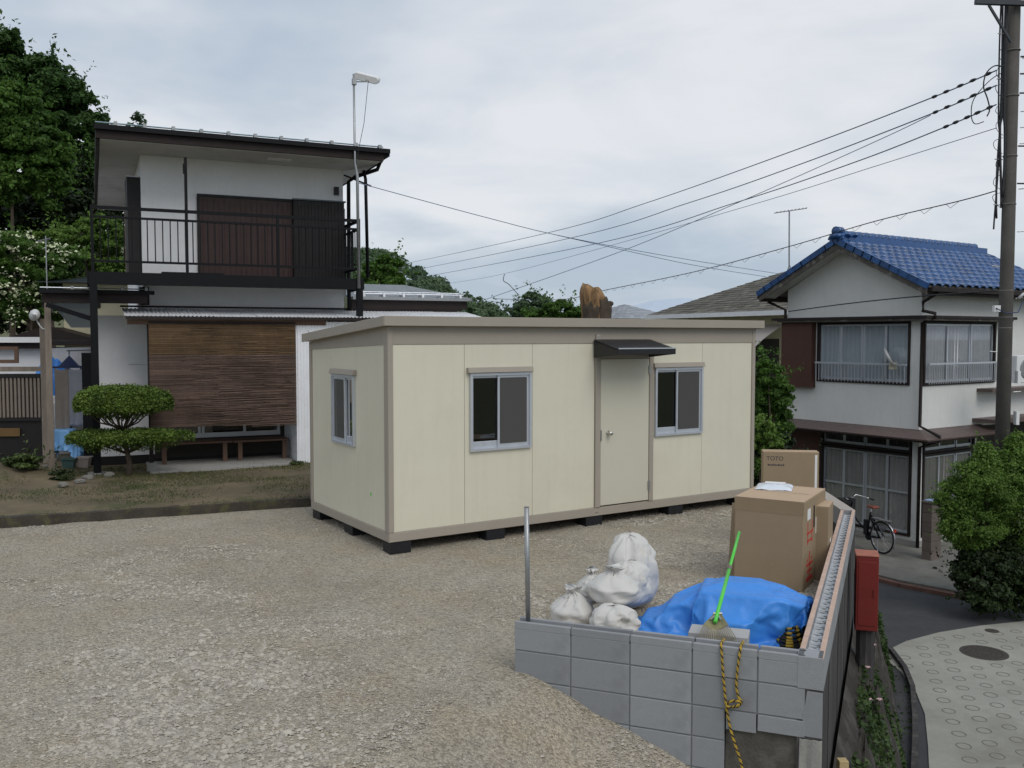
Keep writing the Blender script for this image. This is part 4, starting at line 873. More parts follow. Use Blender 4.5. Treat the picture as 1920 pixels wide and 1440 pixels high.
# concrete block lying behind the wall, and the fan rake leaning over it
p = PZ(1350, 1180, .30); t = thing('loose_block', 'single grey concrete block lying behind the wall under the fan rake', 'block', (p.x, p.y, 0), ang + R(3))
MB().box(-.19, .19, -.06, .06, 0, .245).build('lower_block', m_block, t, bevel=.004); MB().box(-.20, .19, -.095, .095, .247, .29).build('slab', mat('slab_grey', (.44, .44, .44), .9, .08, 6, .4, 120), t, bevel=.004)
hb_, ht_ = PY_(1341, 1166, 6.02), PY_(1386, 998, 7.25)
t = thing('fan_rake', 'fan rake with bright green handle leaning over the concrete block', 'rake', hb_)
MB().tube([hb_, hb_.lerp(ht_, .55)], .0135, 10).build('handle', m_green, t, True, root=t); MB().tube([hb_.lerp(ht_, .56), ht_], .0115, 10).build('handle_extension', m_green, t, True, root=t); MB().tube([hb_.lerp(ht_, .535), hb_.lerp(ht_, .575)], .0155, 10).build('ferrule', m_wood, t, root=t)
m_rakep = mat('rake_tine', (.30, .26, .18), .5, .15, 6, metal=.4); d_ = (ht_ - hb_).normalized(); sx_ = Vector((1, 0, 0)); dn = Vector((0, -.35, -.55)).normalized()
ws = MB(); ws.add([hb_ + d_ * .14 - sx_ * .012, hb_ + d_ * .14 + sx_ * .012, hb_ + dn * .02 + sx_ * .085, hb_ + dn * .05 + sx_ * .04, hb_ + dn * .055, hb_ + dn * .05 - sx_ * .04, hb_ + dn * .02 - sx_ * .085], [(0, 1, 2, 3, 4, 5, 6)]); ws.build('head_plate', mat('rake_plate', (.26, .24, .13), .5, .15, 6, metal=.4), t, root=t, fix=False)
tm = MB()
for i in range(19):
    f = i / 18 - .5; a_ = hb_ + sx_ * f * .15 + dn * (.045 - .12 * f * f); b_ = hb_ + sx_ * f * .24 + dn * (.125 - .12 * f * f) + Vector((0, 0, 0)); tine = MB().tube([a_, b_, b_ + Vector((0, -.004, -.02))],   .0033, 5); tine.build('tine', m_rakep, t, root=t)
for s_ in (-1, 1): MB().bar(hb_ + d_ * .10 + sx_ * .0, hb_ + sx_ * .035 * s_ + d_ * .03, .012, .004).build('brace', m_steel, t, root=t)
MB().tube([hb_ + d_ * .11 - sx_ * .03, hb_ + d_ * .11 + sx_ * .03], .008, 8).build('clamp', m_brass, t, root=t)
# yellow/black rope hanging over the wall
def rope_path(px):
    out_ = []
    for x, y, dd in px: out_.append(PY_(x, y, dd))
    return out_
def smooth_path(P_, n_):
    P_ = [Vector(p) for p in P_]; o = []
    for i in range(len(P_) - 1):
        p0, p1, p2, p3 = P_[max(i - 1, 0)], P_[i], P_[i + 1], P_[min(i + 2, len(P_) - 1)]
        for k in range(n_): t_ = k / n_; o.append(.5 * ((2 * p1) + (p2 - p0) * t_ + (2 * p0 - 5 * p1 + 4 * p2 - p3) * t_ * t_ + (3 * p1 - p0 - 3 * p2 + p3) * t_ ** 3))
    return o + [P_[-1]]
def on_wall(px, py, off=-.014):
    """point on the camera side of the front wall"""
    d = ray(px, py); o = Vector((0, 0, EYE)); q = W1 + NW * off; k = (q - o).dot(NW) / d.dot(NW); return o + d * k
def twist_rope(parent, P_, r_=.0075, pitch=.045):
    L_ = [0]
    for a, b in zip(P_, P_[1:]): L_.append(L_[-1] + (b - a).length)
    for st, (mm, nm) in enumerate(((m_rope, 'yellow_strand'), (m_rope, 'yellow_strand'), (m_ropeb, 'black_strand'))):
        pts_ = []
        for i, p in enumerate(P_):
            d = (P_[min(i + 1, len(P_) - 1)] - P_[max(i - 1, 0)]).normalized(); a = d.cross(Vector((.3, 1, .2))).normalized(); b = a.cross(d); th_ = L_[i] / pitch * 2 * math.pi + st * 2.094
            pts_.append(p + (a * math.cos(th_) + b * math.sin(th_)) * r_ * .58)
        MB().tube(pts_, r_ * .62, 5).build(nm, mm, parent, True, root=parent)
q0 = PY_(1352, 1196, 6.0); t = thing('striped_rope', 'yellow and black twisted rope hanging looped over the face of the block wall', 'rope', on_wall(1390, 1440))
top1 = [on_wall(1351, 1218) + NW * .13 + Vector((0, 0, .0)), on_wall(1351, 1212) + NW * .03 + Vector((0, 0, .012))]; top1[0].z = WT + .006; top1[1].z = WT + .010
ln = [on_wall(x, y) for x, y in ((1353, 1222), (1356, 1265), (1359, 1300), (1362, 1325), (1368, 1360), (1378, 1395), (1388, 1425), (1393, 1450), (1396, 1500))]
twist_rope(t, smooth_path(top1 + ln, 26))
top2 = [on_wall(1388, 1222) + NW * .13, on_wall(1388, 1214) + NW * .03]; top2[0].z = WT + .006; top2[1].z = WT + .010
ln2 = [on_wall(x, y, o_) for x, y, o_ in ((1387, 1226, -.014), (1382, 1262, -.014), (1381, 1290, -.014), (1385, 1308, -.018), (1390, 1316, -.03), (1384, 1324, -.03), (1370, 1326, -.032), (1362, 1322, -.03), (1368, 1316, -.03), (1382, 1314, -.035), (1388, 1320, -.045), (1374, 1326, -.045))]
twist_rope(t, smooth_path(top2 + ln2, 20))
# teal hose, red cabinet, stake
p = PZ(1548, 1045, .02); t = thing('garden_hose', 'small coil of teal hose on the gravel beside the retaining wall', 'hose', (p.x - .02, p.y, .0))
MB().tube([(.11 * math.cos(i * .35), .11 * math.sin(i * .35) * .8, .012 + .0022 * i) for i in range(54)], .010, 6).build('coil', m_teal, t, True)
p = PY_(1562, 940, 9.0)
rp = PY_(1624, 1182, 8.55); t = thing('red_cabinet', 'narrow dark red steel cabinet standing outside the retaining wall above the road', 'cabinet', rp, R(-17))
MB().box(-.10, .10, -.02, .22, 0, .705).build('body', m_red, t, bevel=.006); MB().box(-.104, .104, -.024, .224, .706, .72).build('lid', m_redtop, t, bevel=.004); MB().box(-.08, .08, -.026, -.021, .05, .66).build('door_leaf', m_red, t, bevel=.004)
MB().box(.055, .07, -.036, -.027, .33, .40).build('latch', m_red, t); MB().tube([(0, .1, 0), (0, .1, -2.0)], .085, 10).build('post', m_formed, t)
sp = on_wall(1579, 1424) + Vector((.25, .1, 0)); sp = PY_(1580, 1424, 5.75); t = thing('wooden_stake', 'cut end of a pale wooden stake in front of the retaining wall', 'stake', (sp.x, sp.y, sp.z - 1.2)); MB().box(-.03, .03, -.03, .03, 0, 1.2).build('shaft', mat('pale_timber', (.50, .38, .20), .8, .12, 5, .3, 50), t, bevel=.003)
# ================================================================== THE HOUSE WITH THE BLUE TILED ROOF
RA = R(34); R0 = PY_(1718, 1028, 19.0); ZB = -2.14
bh = thing('blue_roof_house', 'off white two storey house with blue glazed tile roof and brown shutter box', 'house', (R0.x, R0.y, 0), RA)
def RB(name, m, x0, x1, y0, y1, z0, z1, parent=None, bevel=0): return MB().box(x0, x1, y0, y1, z0, z1).build(name, m, parent or bh, bevel=bevel)
RV = 1.72; HS = 2.13; ZE = 3.30; ZRD = 4.36; pit = (ZRD - ZE) / HS
# walls: gable wall as a prism with openings cut by building it in pieces
RB('upper_wall', m_offwall, 0, 7.5, 0, .10, .30, 1.24); RB('upper_wall', m_offwall, 0, 7.5, .0, .10, 2.60, 3.35); RB('upper_wall', m_offwall, 2.86, 7.5, .0, .10, 1.24, 2.60); RB('upper_wall', m_offwall, 0, .06, .0, .10, 1.24, 2.6)
RB('upper_wall', m_offwall, 0, .10, .10, 3.42, .30, 1.25); RB('upper_wall', m_offwall, 0, .10, .10, 3.42, 2.58, 2.75); RB('upper_wall', m_offwall, 0, .10, .10, .24, 1.25, 2.58); RB('upper_wall', m_offwall, 0, .10, 2.56, 3.42, 1.25, 2.58)
MB().prism([(0, 2.75), (3.42, 2.75), (3.42, ZE + .06), (RV, ZRD - .13), (.0, ZE + .06)], 0.002, .10, lambda p, q, r_: (r_, p, q)).build('gable_wall', m_offwall, bh)
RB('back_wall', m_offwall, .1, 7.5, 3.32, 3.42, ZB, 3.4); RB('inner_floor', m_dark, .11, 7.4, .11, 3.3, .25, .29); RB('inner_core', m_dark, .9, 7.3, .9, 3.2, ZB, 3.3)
# ground floor
RB('lower_wall', m_offwall, 0, .10, 0, .14, ZB + .05, .22); RB('lower_wall', m_brownwall, .0, .10, 2.42, 3.42, ZB, .22); RB('sill_wall', m_offwall, 0.004, .104, .14, 2.42, ZB, -1.93); RB('sill_wall', m_offwall, .14, 2.1, .004, .104, ZB, -1.93)
RB('lower_wall', m_offwall, 2.1, 2.2, .0, 1.0, ZB, .3); RB('lower_wall', m_offwall, .10, .14, 0, .10, ZB, .22); RB('plinth', m_concrete, -.02, 2.2, -.02, 0, ZB - .03, ZB + .14); RB('plinth', m_concrete, -.02, 0, .0, 3.4, ZB - .03, ZB + .14)
RB('recess_wall', m_dark, 2.2, 7.4, 1.0, 1.1, ZB, 1.2); RB('entrance_roof', m_brownroof, 2.0, 6.5, -.55, 1.1, .40, .48); RB('side_hood', m_brownroof, 2.15, 6.5, -.35, .0, 1.06, 1.13)  # recess wall coloured dark to stand in for the shade of the entrance
# belts: hood above upstairs windows, eave roof between the floors
hd = RB('upper_hood', m_brown, -.30, -.002, -.30, 3.65, 2.64, 2.70); RB('upper_hood', m_brown, -.002, 3.2, -.30, -.002, 2.64, 2.70); RB('hood_fascia', m_greywood, -.27, -.02, -.27, 3.5, 2.60, 2.638); RB('hood_fascia', m_greywood, -.02, 3.1, -.27, -.004, 2.60, 2.638)
mb = MB(); o_ = .52
mb.add([(-o_, -o_, .20), (-o_, 3.9, .20), (-.002, 3.42, .34), (-.002, -.002, .34), (2.3, -o_, .20), (2.3, -.002, .34)], [(0, 3, 2, 1), (0, 4, 5, 3)])
lr = mb.build('middle_roof', m_brownroof, bh); lr.modifiers.new('thick', 'SOLIDIFY').thickness = .03
RB('middle_soffit', m_brown, -o_ + .03, -.004, -o_ + .03, 3.8, .135, .16); RB('middle_soffit', m_brown, -.002, 2.25, -o_ + .03, -.004, .135, .16)
# windows
def rwin(m_, a0, a1, z0, z1, n_, cur, rail_z=None, mid=None, label=None):
    root = MB().ringbox(a0 - .05, a1 + .05, z0 - .05, z1 + .05, a0, a1, z0, z1, -.03, .08, m_).build('window', m_brown, bh)
    wd = (a1 - a0) / n_
    for i in range(n_):
        b0, b1 = a0 + i * wd, a0 + (i + 1) * wd; yo = .02 + .02 * (i % 2)
        MB().ringbox(b0 + .003, b1 - .003, z0 + .003, z1 - .003, b0 + .035, b1 - .035, z0 + .06, z1 - .04, yo, yo + .02, m_).build('sash', m_alu, root)
        if mid: MB().hexa([m_(x, y, z) for x, y, z in ((b0 + .035, yo, mid - .022), (b1 - .035, yo, mid - .022), (b1 - .035, yo + .02, mid - .022), (b0 + .035, yo + .02, mid - .022), (b0 + .035, yo, mid + .022), (b1 - .035, yo, mid + .022), (b1 - .035, yo + .02, mid + .022), (b0 + .035, yo + .02, mid + .022))]).build('mid_rail', m_alu, root)
        MB().add([m_(b0 + .03, yo + .01, z0 + .05), m_(b1 - .03, yo + .01, z0 + .05), m_(b1 - .03, yo + .01, z1 - .03), m_(b0 + .03, yo + .01, z1 - .03)], [(0, 1, 2, 3)]).build('pane', glass('house_glass', (.90, .92, .93), .03), root, fix=False)
    cd = .07; nf = int((a1 - a0) * 60); ph = random.uniform(0, 6)
    MB().grid(lambda a, b: m_(a0 + (a1 - a0) * a, cd + .016 * math.sin(a * (a1 - a0) * 55 + ph + math.sin(a * 9)) + .01 * math.sin(a * 23), z0 + (z1 - z0) * b), nf, 1).build('curtain', cur, root, True, fix=False)
    if rail_z:
        MB().hexa([m_(x, y, z) for x, y, z in ((a0 - .04, -.14, rail_z - .02), (a1 + .02, -.14, rail_z - .02), (a1 + .02, -.10, rail_z - .02), (a0 - .04, -.10, rail_z - .02), (a0 - .04, -.14, rail_z + .02), (a1 + .02, -.14, rail_z + .02), (a1 + .02, -.10, rail_z + .02), (a0 - .04, -.10, rail_z + .02))]).build('guard_rail', m_alu, root)
        nb_ = int((a1 - a0) / .085)
        for i in range(nb_ + 1): x = a0 + (a1 - a0) * i / nb_; MB().bar(m_(x, -.12, z0 - .02), m_(x, -.12, rail_z - .02), .016, .01, up=(0, 1, 0)).build('guard_bar', m_alu, root)
    return root
mL = lambda x, y, z: (y, x, z); mR = lambda x, y, z: (x, y, z)
rwin(mL, .28, 2.50, 1.30, 2.54, 4, mat('frosted_sheet', (.46, .50, .535), .6, .05, 2), 1.68); rwin(mR, .14, 2.80, 1.30, 2.54, 3, m_curtain, 1.70)
rwin(mL, .20, 2.36, -1.88, -.24, 4, m_curtain2, None, -1.02); rwin(mL, .20, 2.36, -.12, .13, 4, m_dark); rwin(mR, .20, 2.04, -1.88, -.24, 3, m_curtain2); rwin(mR, .20, 2.04, -.12, .13, 3, m_dark)
sb = RB('shutter_box', m_brownwall, -.16, 0, 2.60, 3.46, 1.10, 2.60)
for pth in ([(-.16, -.50, 3.18), (-.05, -.06, 2.98), (-.045, -.05, 2.80), (-.05, -.33, 2.74), (-.05, -.34, 2.66), (-.045, -.05, 2.55), (-.045, -.045, .42), (-.06, -.5, .24), (-.06, -.5, .16), (-.04, -.05, -.02), (-.04, -.05, ZB)], [(-.18, 3.86, 3.1), (-.03, 3.46, 2.9), (-.03, 3.46, .4)]):
    MB().tube(pth, .035, 8).build('downpipe', m_brown, bh, True)
MB().tube([(-.05, 3.38, ZB), (-.05, 3.38, .0)], .045, 8).build('vent_pipe', m_white, bh, True)
# blue roof: bargeboards, soffit, pantiles one by one
ov = .48; TW, TL = .275, .235
roof = MB().hexa([(-ov, RV - HS, ZE - .08), (5.48, RV - HS, ZE - .08), (5.48, RV, ZRD - .08), (-ov, RV, ZRD - .08), (-ov, RV - HS, ZE), (5.48, RV - HS, ZE), (5.48, RV, ZRD), (-ov, RV, ZRD)]).build('roof', m_greywood, bh)
MB().hexa([(-ov, RV + HS, ZE - .08), (5.48, RV + HS, ZE - .08), (5.48, RV, ZRD - .08), (-ov, RV, ZRD - .08), (-ov, RV + HS, ZE), (5.48, RV + HS, ZE), (5.48, RV, ZRD), (-ov, RV, ZRD)]).build('roof_slope', m_greywood, roof)
for s_ in (-1, 1):
    e0, e1 = RV + s_ * HS, RV
    MB().hexa([(-ov - .03, e0, ZE - .20), (-ov - .002, e0, ZE - .20), (-ov - .002, e1, ZRD - .20), (-ov - .03, e1, ZRD - .20), (-ov - .03, e0, ZE - .01), (-ov - .002, e0, ZE - .01), (-ov - .002, e1, ZRD - .01), (-ov - .03, e1, ZRD - .01)]).build('bargeboard', m_greywood, roof)
    e0 = RV + s_ * (HS - .05); MB().hexa([(-ov, e0, ZE - .12), (0, e0, ZE - .12), (0, e1, ZRD - .14), (-ov, e1, ZRD - .14), (-ov, e0, ZE - .09), (0, e0, ZE - .09), (0, e1, ZRD - .11), (-ov, e1, ZRD - .11)]).build('soffit', m_soffit, roof)
    RB('eave_board', m_brown, -ov, 5.45, min(RV + s_ * HS, RV + s_ * (HS - .03)), max(RV + s_ * HS, RV + s_ * (HS - .03)), ZE - .2, ZE - .07, roof); RB('eave_gutter', m_brown, -ov + .02, 5.45, RV + s_ * (HS + .05) - .05, RV + s_ * (HS + .05) + .05, ZE - .13, ZE - .05, roof)
RB('eave_soffit', m_brown, -.0, 7.4, RV - HS + .03, -.002, ZE - .15, ZE - .12, roof)
tmb = MB(); n_ = 8
def prof_(a): return .026 * math.sin(a * 2 * math.pi - .6) + .012 * math.sin(a * 4 * math.pi)
for i in range(n_ + 1):
    a = i / n_; z = prof_(a); tmb.v += [(a * TW, 0, z), (a * TW, 0, z + .022), (a * TW, TL + .03, z + .002)]
for i in range(n_): k = i * 3; tmb.f += [(k, k + 3, k + 4, k + 1), (k + 1, k + 4, k + 5, k + 2)]
tme = tmb.mesh('tile', False, fix=False); tme.materials.append(m_bluetile); tme.polygons.foreach_set('use_smooth', [True] * len(tme.polygons))
sl_len = math.hypot(HS, ZRD - ZE); rows = int(sl_len / TL) + 1; pa = math.atan2(ZRD - ZE, HS)
for r_ in range(rows):
    s0 = r_ * TL - .05
    for c in range(22):
        piece('tile', tme, roof, (-ov - .05 + c * TW, RV - HS + s0 * math.cos(pa), ZE + .03 + s0 * math.sin(pa) + random.uniform(-.002, .002)), (pa, 0, random.uniform(-.006, .006)))
    for c in range(2):
        piece('tile', tme, roof, (-ov - .05 + (c + 1) * TW, RV + HS - s0 * math.cos(pa), ZE + .03 + s0 * math.sin(pa)), (pa, 0, math.pi))
    for s_ in (-1, 1):      # rake edge tiles
        y = RV + s_ * (HS - (s0 + .12) * math.cos(pa)); z = ZE + .03 + (s0 + .12) * math.sin(pa); q = MB().box(-.02, .03, -.135, .135, -.09, .03); 
        if r_ == 0 and s_ == -1: edge_me = q.mesh('edge_tile'); edge_me.materials.append(m_bluetile)
        piece('edge_tile', edge_me, roof, (-ov - .05, y, z), (-s_ * pa, 0, 0))
rd = RB('ridge', m_bluetile, -ov + .02, 5.4, RV - .09, RV + .09, ZRD - .02, ZRD + .13, roof)
rt = MB().tube([(0, 0, 0), (.25, 0, .006)], [.085, .098], 12); rtm = rt.mesh('ridge_tile', True); rtm.materials.append(m_bluetile)
for i in range(22): piece('ridge_tile', rtm, rd, (-ov + .04 + i * .245, RV, ZRD + .13))
MB().lathe([(.0, 0), (.12, .01), (.17, .05), (.15, .11), (.06, .14), (0, .145)], (0, 0, 0), 14).build('ridge_end_tile', m_bluetile, roof, True).location = (-ov - .01, RV, ZRD + .02)
MB().tube([(-ov - .06, RV, ZRD + .19), (-ov + .14, RV, ZRD + .21)], [.11, .09], 12).build('ridge_end_cap', m_bluetile, roof, True)
def rw_(u, v, z): return Vector((R0.x + u * math.cos(RA) - v * math.sin(RA), R0.y + u * math.sin(RA) + v * math.cos(RA), z))
# yagi antenna on the back slope, satellite dish on the guard rail, air conditioner
ab = PY_(1480, 500, 21.6); t = thing('roof_antenna', 'slim aluminium yagi aerial on a mast behind the blue roof', 'antenna', (ab.x, ab.y, ab.z - .45))
MB().tube([(0, 0, 0), (-.02, 0, 1.75)], .018, 8).build('mast', m_steel, t); MB().tube([(-.35, .05, 1.70), (.38, -.02, 1.80)], .012, 6).build('boom', m_steel, t)
for i in range(9): x = -.32 + i * .085; MB().tube([(x, .05 - .16, 1.71 + .0125 * i), (x, .05 + .16, 1.71 + .0125 * i)], .006, 5).build('element', m_steel, t)
for i in range(3): a = i * 2.1; MB().tube([(0, 0, .5), (.22 * math.cos(a), .22 * math.sin(a), .0)], .009, 5).build('stay', m_steel, t)
dd = rw_(-.16, .62, 1.72); t = thing('satellite_dish', 'small pale satellite dish seen edge on, fixed to the upstairs window rail', 'satellite dish', dd)
q = MB().lathe([(0, 0), (.10, .012), (.18, .04), (.22, .066)], (0, 0, 0), 22).build('reflector', m_white, t, True); q.rotation_euler = (R(62), 0, R(62)); q.location = (-.05, 0, .10)
MB().tube([(0, 0, .05), (-.16, -.12, .0), (-.2, -.16, .1)], .01, 6).build('arm', m_steel, t); MB().box(.02, .16, -.05, .05, -.14, .0).build('converter', mat('cream_plastic', (.55, .5, .38), .6), t)
a_ = PY_(1906, 718, 18.6); t = thing('air_conditioner', 'white air conditioner outdoor unit on the ledge behind the utility pole', 'air conditioner', a_, R(25)); MB().box(0, .78, 0, .28, 0, .55).build('casing', m_white, t, bevel=.01)
q = MB().lathe([(.21, 0), (.21, .006), (.19, .012)], (0, 0, 0), 24).build('fan_grille', m_steel, t); q.location = (.3, -.001, .28); q.rotation_euler = (R(90), 0, 0)
# block pillar and its blocks
pb = PY_(1746, 1033, 18.0); t = thing('gate_pillar', 'weathered brown block pillar beside the house corner', 'pillar', (pb.x, pb.y, ZB), RA)
for i in range(6): MB().box(-.17, .17, -.10, .10, .003 + i * .19, .188 + i * .19).build('block', m_slate, t, bevel=.006)
MB().box(-.19, .19, -.12, .12, 1.146, 1.18).build('cap', m_slate, t); MB().box(-.15, .14, -.05, .08, 1.181, 1.20).build('cloth_scrap', mat('blue_white_cloth', (.35, .45, .65), .8, .3, 14), t)
# ================================================================== BICYCLE
bk = PZ(1656, 1039, -2.12); fr_ = Vector((-.36, .93, 0)).normalized(); bkt = thing('bicycle', 'black city bicycle with brown saddle parked before the house windows', 'bicycle', (bk.x, bk.y, -2.12), math.atan2(fr_.y, fr_.x))
bkt.location = (bk.x - .02, bk.y + .03, -2.12)
def ring(mb, c, R_, r_, n_=32, m_=7): mb.tube([(c[0] + R_ * math.cos(2 * math.pi * i / n_), c[1], c[2] + R_ * math.sin(2 * math.pi * i / n_)) for i in range(n_ + 1)], r_, m_, False)
for x in (0, 1.10):
    wq = MB(); ring(wq, (x, 0, .33), .312, .019); wh = wq.build('wheel', m_tyre, bkt, True); q = MB(); ring(q, (x, 0, .33), .288, .009); q.build('rim', m_chrome, wh, True)
    q = MB()
    for i in range(16): a = i * math.pi / 8; q.tube([(x, .02 * (-1) ** i, .33), (x + .285 * math.cos(a), 0, .33 + .285 * math.sin(a))], .0016, 4)
    q.tube([(x, -.05, .33), (x, .05, .33)], .022, 10); q.build('spokes', m_chrome, wh)
    q = MB(); q.tube([(x + .345 * math.cos(a), 0, .33 + .345 * math.sin(a)) for a in np.linspace(.1 if x else .6, 2.6 if x else 3.6, 16)], .016, 6); q.build('mudguard', m_chrome, wh, True)
q = MB()
for P_ in ([(.42, 0, .28), (.5, 0, .42), (.72, 0, .55), (.90, 0, .78)], [(.42, 0, .28), (.33, 0, .80)], [(.90, 0, .82), (.86, 0, .95)], [(0, .06, .33), (.42, .04, .28)], [(0, -.06, .33), (.42, -.04, .28)], [(0, .06, .33), (.34, .02, .72)], [(0, -.06, .33), (.34, -.02, .72)], [(.90, 0, .80), (1.0, .05, .5), (1.1, .055, .33)], [(.90, 0, .80), (1.0, -.05, .5), (1.1, -.055, .33)]): q.tube(P_, .017, 8)
q.build('frame', m_blackiron, bkt, True)
MB().tube([(.33, 0, .78), (.31, 0, .88)], .013, 8).build('seat_post', m_chrome, bkt); sq = MB(); sq.hexa([(.16, -.10, .88), (.44, -.03, .88), (.44, .03, .88), (.16, .10, .88), (.17, -.085, .94), (.43, -.022, .93), (.43, .022, .93), (.17, .085, .94)]); sq.build('saddle', m_saddle, bkt, bevel=.02)
MB().tube([(.66, -.27, 1.0), (.78, -.24, 1.02), (.88, -.1, 1.06), (.87, 0, 1.0), (.88, .1, 1.06), (.78, .24, 1.02), (.66, .27, 1.0)], .012, 8).build('handlebar', m_chrome, bkt, True)
for s_ in (-1, 1): MB().tube([(.55, s_ * .28, .99), (.67, s_ * .27, 1.0)], .016, 8).build('grip', m_black, bkt)
bs = MB().box(.95, 1.22, -.16, .16, .72, .73); bs.box(.95, .957, -.16, .16, .73, .95); bs.box(1.213, 1.22, -.16, .16, .73, .95); bs.box(.957, 1.213, -.16, -.153, .73, .95); bs.box(.957, 1.213, .153, .16, .73, .95); bs.build('basket', sheer('basket_mesh', (.04, .04, .04), .6), bkt)
MB().box(-.2, .24, -.06, .06, .69, .705).build('rear_rack', m_steel, bkt); MB().box(.40, .50, -.035, .035, .30, .62).build('battery', m_black, bkt, bevel=.01); q = MB().lathe([(.09, -.02), (.09, .02)], (0, 0, 0), 20).build('chain_case', m_black, bkt); q.location = (.42, -.05, .28); q.rotation_euler = (R(90), 0, 0)
MB().prism([(.08, .42), (.30, .66), (-.16, .68), (-.18, .6)], -.075, -.07, lambda p, q_, r_: (p, r_, q_)).build('coat_guard', sheer('guard_mesh', (.3, .3, .33), .5), bkt); MB().box(-.36, -.33, -.025, .025, .50, .56).build('reflector', m_redink, bkt)
MB().tube([(.02, .09, .3), (-.06, .16, .0)], .01, 6).build('kickstand', m_steel, bkt)
# ================================================================== NEIGHBOURS
def hip_house(name, label, loc, rz, wx, wy, z0, ze, rise, ov_, mw, mr, rowh=.22, gut=None, split=None):
    t = thing(name, label, 'house', (loc[0], loc[1], z0), rz); MB().box(0, wx, 0, wy, 0, ze - z0).build('wall', mw, t); h_ = ze - z0; x0_, x1_, y0_, y1_ = -ov_, wx + ov_, -ov_, wy + ov_; k = (min(x1_ - x0_, y1_ - y0_)) / 2
    if x1_ - x0_ >= y1_ - y0_: ra_, rb_ = (x0_ + k, (y0_ + y1_) / 2, h_ + rise), (x1_ - k, (y0_ + y1_) / 2, h_ + rise)
    else: ra_, rb_ = ((x0_ + x1_) / 2, y0_ + k, h_ + rise), ((x0_ + x1_) / 2, y1_ - k, h_ + rise)
    c = [Vector(p) for p in ((x0_, y0_, h_), (x1_, y0_, h_), (x1_, y1_, h_), (x0_, y1_, h_))]; ra_, rb_ = Vector(ra_), Vector(rb_)
    quads = ([(c[0], c[1], rb_, ra_), (c[1], c[2], rb_, rb_), (c[2], c[3], ra_, rb_), (c[3], c[0], ra_, ra_)] if x1_ - x0_ >= y1_ - y0_ else [(c[0], c[1], ra_, ra_), (c[1], c[2], rb_, ra_), (c[2], c[3], rb_, rb_), (c[3], c[0], ra_, rb_)])
    base = MB(); [base.add(q_, [(0, 1, 2, 3)]) if (q_[2] - q_[3]).length > .01 else base.add(q_[:3], [(0, 1, 2)]) for q_ in quads]; base.add(c, [(3, 2, 1, 0)]); roof_ = base.build('roof', mr, t)
    sh_ = MB()          # shingle courses laid as thin steps, joined because each is only a few pixels
    for a, b, cc, d in quads:
        sl_h = ((a + b) / 2 - (cc + d) / 2).length; nr = int(sl_h / rowh); nrm = (b - a).cross(d - a).normalized(); nrm = nrm if nrm.z > 0 else -nrm
        for i in range(nr):
            f0, f1 = i / nr, (i + 1) / nr; l0, r0_ = a.lerp(d, f0), b.lerp(cc, f0); l1, r1_ = a.lerp(d, f1), b.lerp(cc, f1); seg = max(1, int((r0_ - l0).length / .34))
            for j in range(seg):
                lift = .018 + random.uniform(-.006, .006); p, q_ = l0.lerp(r0_, j / seg) + nrm * lift, l0.lerp(r0_, (j + .97) / seg) + nrm * lift; p1, q1 = l1.lerp(r1_, j / seg) + nrm * .006, l1.lerp(r1_, (j + .97) / seg) + nrm * .006
                sh_.add([p, q_, q1, p1, p - nrm * lift, q_ - nrm * lift], [(0, 1, 2, 3), (4, 5, 1, 0)])
    sh_.build('shingles', mr, t, kind='stuff', fix=False)
    if gut:
        for a, b in ((c[0], c[1]), (c[1], c[2]), (c[2], c[3]), (c[3], c[0])): MB().bar(a + Vector((0, 0, -.06)), b + Vector((0, 0, -.06)), .12, .14).build('gutter', gut, t)
    return t
A = PY_(1212, 598, 33.); Bp = PY_(1495, 572, 26.); dirn = (Bp - A); dirn.z = 0; az = math.atan2(dirn.y, dirn.x)
gh = hip_house('grey_roof_house', 'cream house with mossy grey shingle hip roof behind the cabin and blue roof', (A.x + .55 * math.cos(az) - .55 * math.sin(az), A.y + .55 * math.sin(az) + .55 * math.cos(az)), az, 6.6, 5.6, -2.4, 3.02, 1.45, .55, m_creamhouse, m_shingle, .2, m_corr)
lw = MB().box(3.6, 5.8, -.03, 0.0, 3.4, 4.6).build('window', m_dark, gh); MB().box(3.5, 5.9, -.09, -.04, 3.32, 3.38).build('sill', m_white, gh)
mb = MB().grid(lambda a, b: (3.2 + 2.9 * a, -1.35 + 1.35 * math.sin(b * math.pi / 2), 4.62 + .42 * math.sin(b * math.pi / 2) - .42 * (1 - b) ** 3), 1, 10); mb.build('carport_canopy', sheer('carport_sheet', (.50, .45, .42), .8), gh, True, fix=False)
q = PY_(1182, 600, 46); hip_house('slate_roof_house', 'distant house with pale slate pyramid roof behind the tree stump', (q.x - .57, q.y), R(32), 3.6, 3.6, -2.4, 3.16, .80, .4, m_creamhouse, m_shingleb, .25)
q = PY_(1080, 600, 60); hip_house('far_white_house', 'far low house with pale roof just showing above the cabin', (q.x - 2.0, q.y), R(20), 4.5, 3, -2.4, 3.1, .5, .3, m_wallw, m_shingleb, .3)
# cream house behind the yard, on the left
q = PY_(118, 535, 23.5); ch = hip_house('cream_house', 'cream rendered house with grey tiled roof beyond the balcony post', (q.x, q.y), R(8), 4.6, 5, .0, 3.62, .55, .45, m_creamhouse, m_rooftop, .3)
MB().box(-.02, .9, -.03, .0, 3.0, 3.45).build('window', m_brown, ch); MB().hexa([(-1.6, -1.0, 2.05), (1.6, -1.0, 2.05), (1.6, .0, 2.05), (-1.6, .0, 2.05), (-.2, -1.0, 2.5), (.0, -1.0, 2.5), (.0, .0, 2.5), (-.2, .0, 2.5)]).build('porch_roof', m_brown, ch)
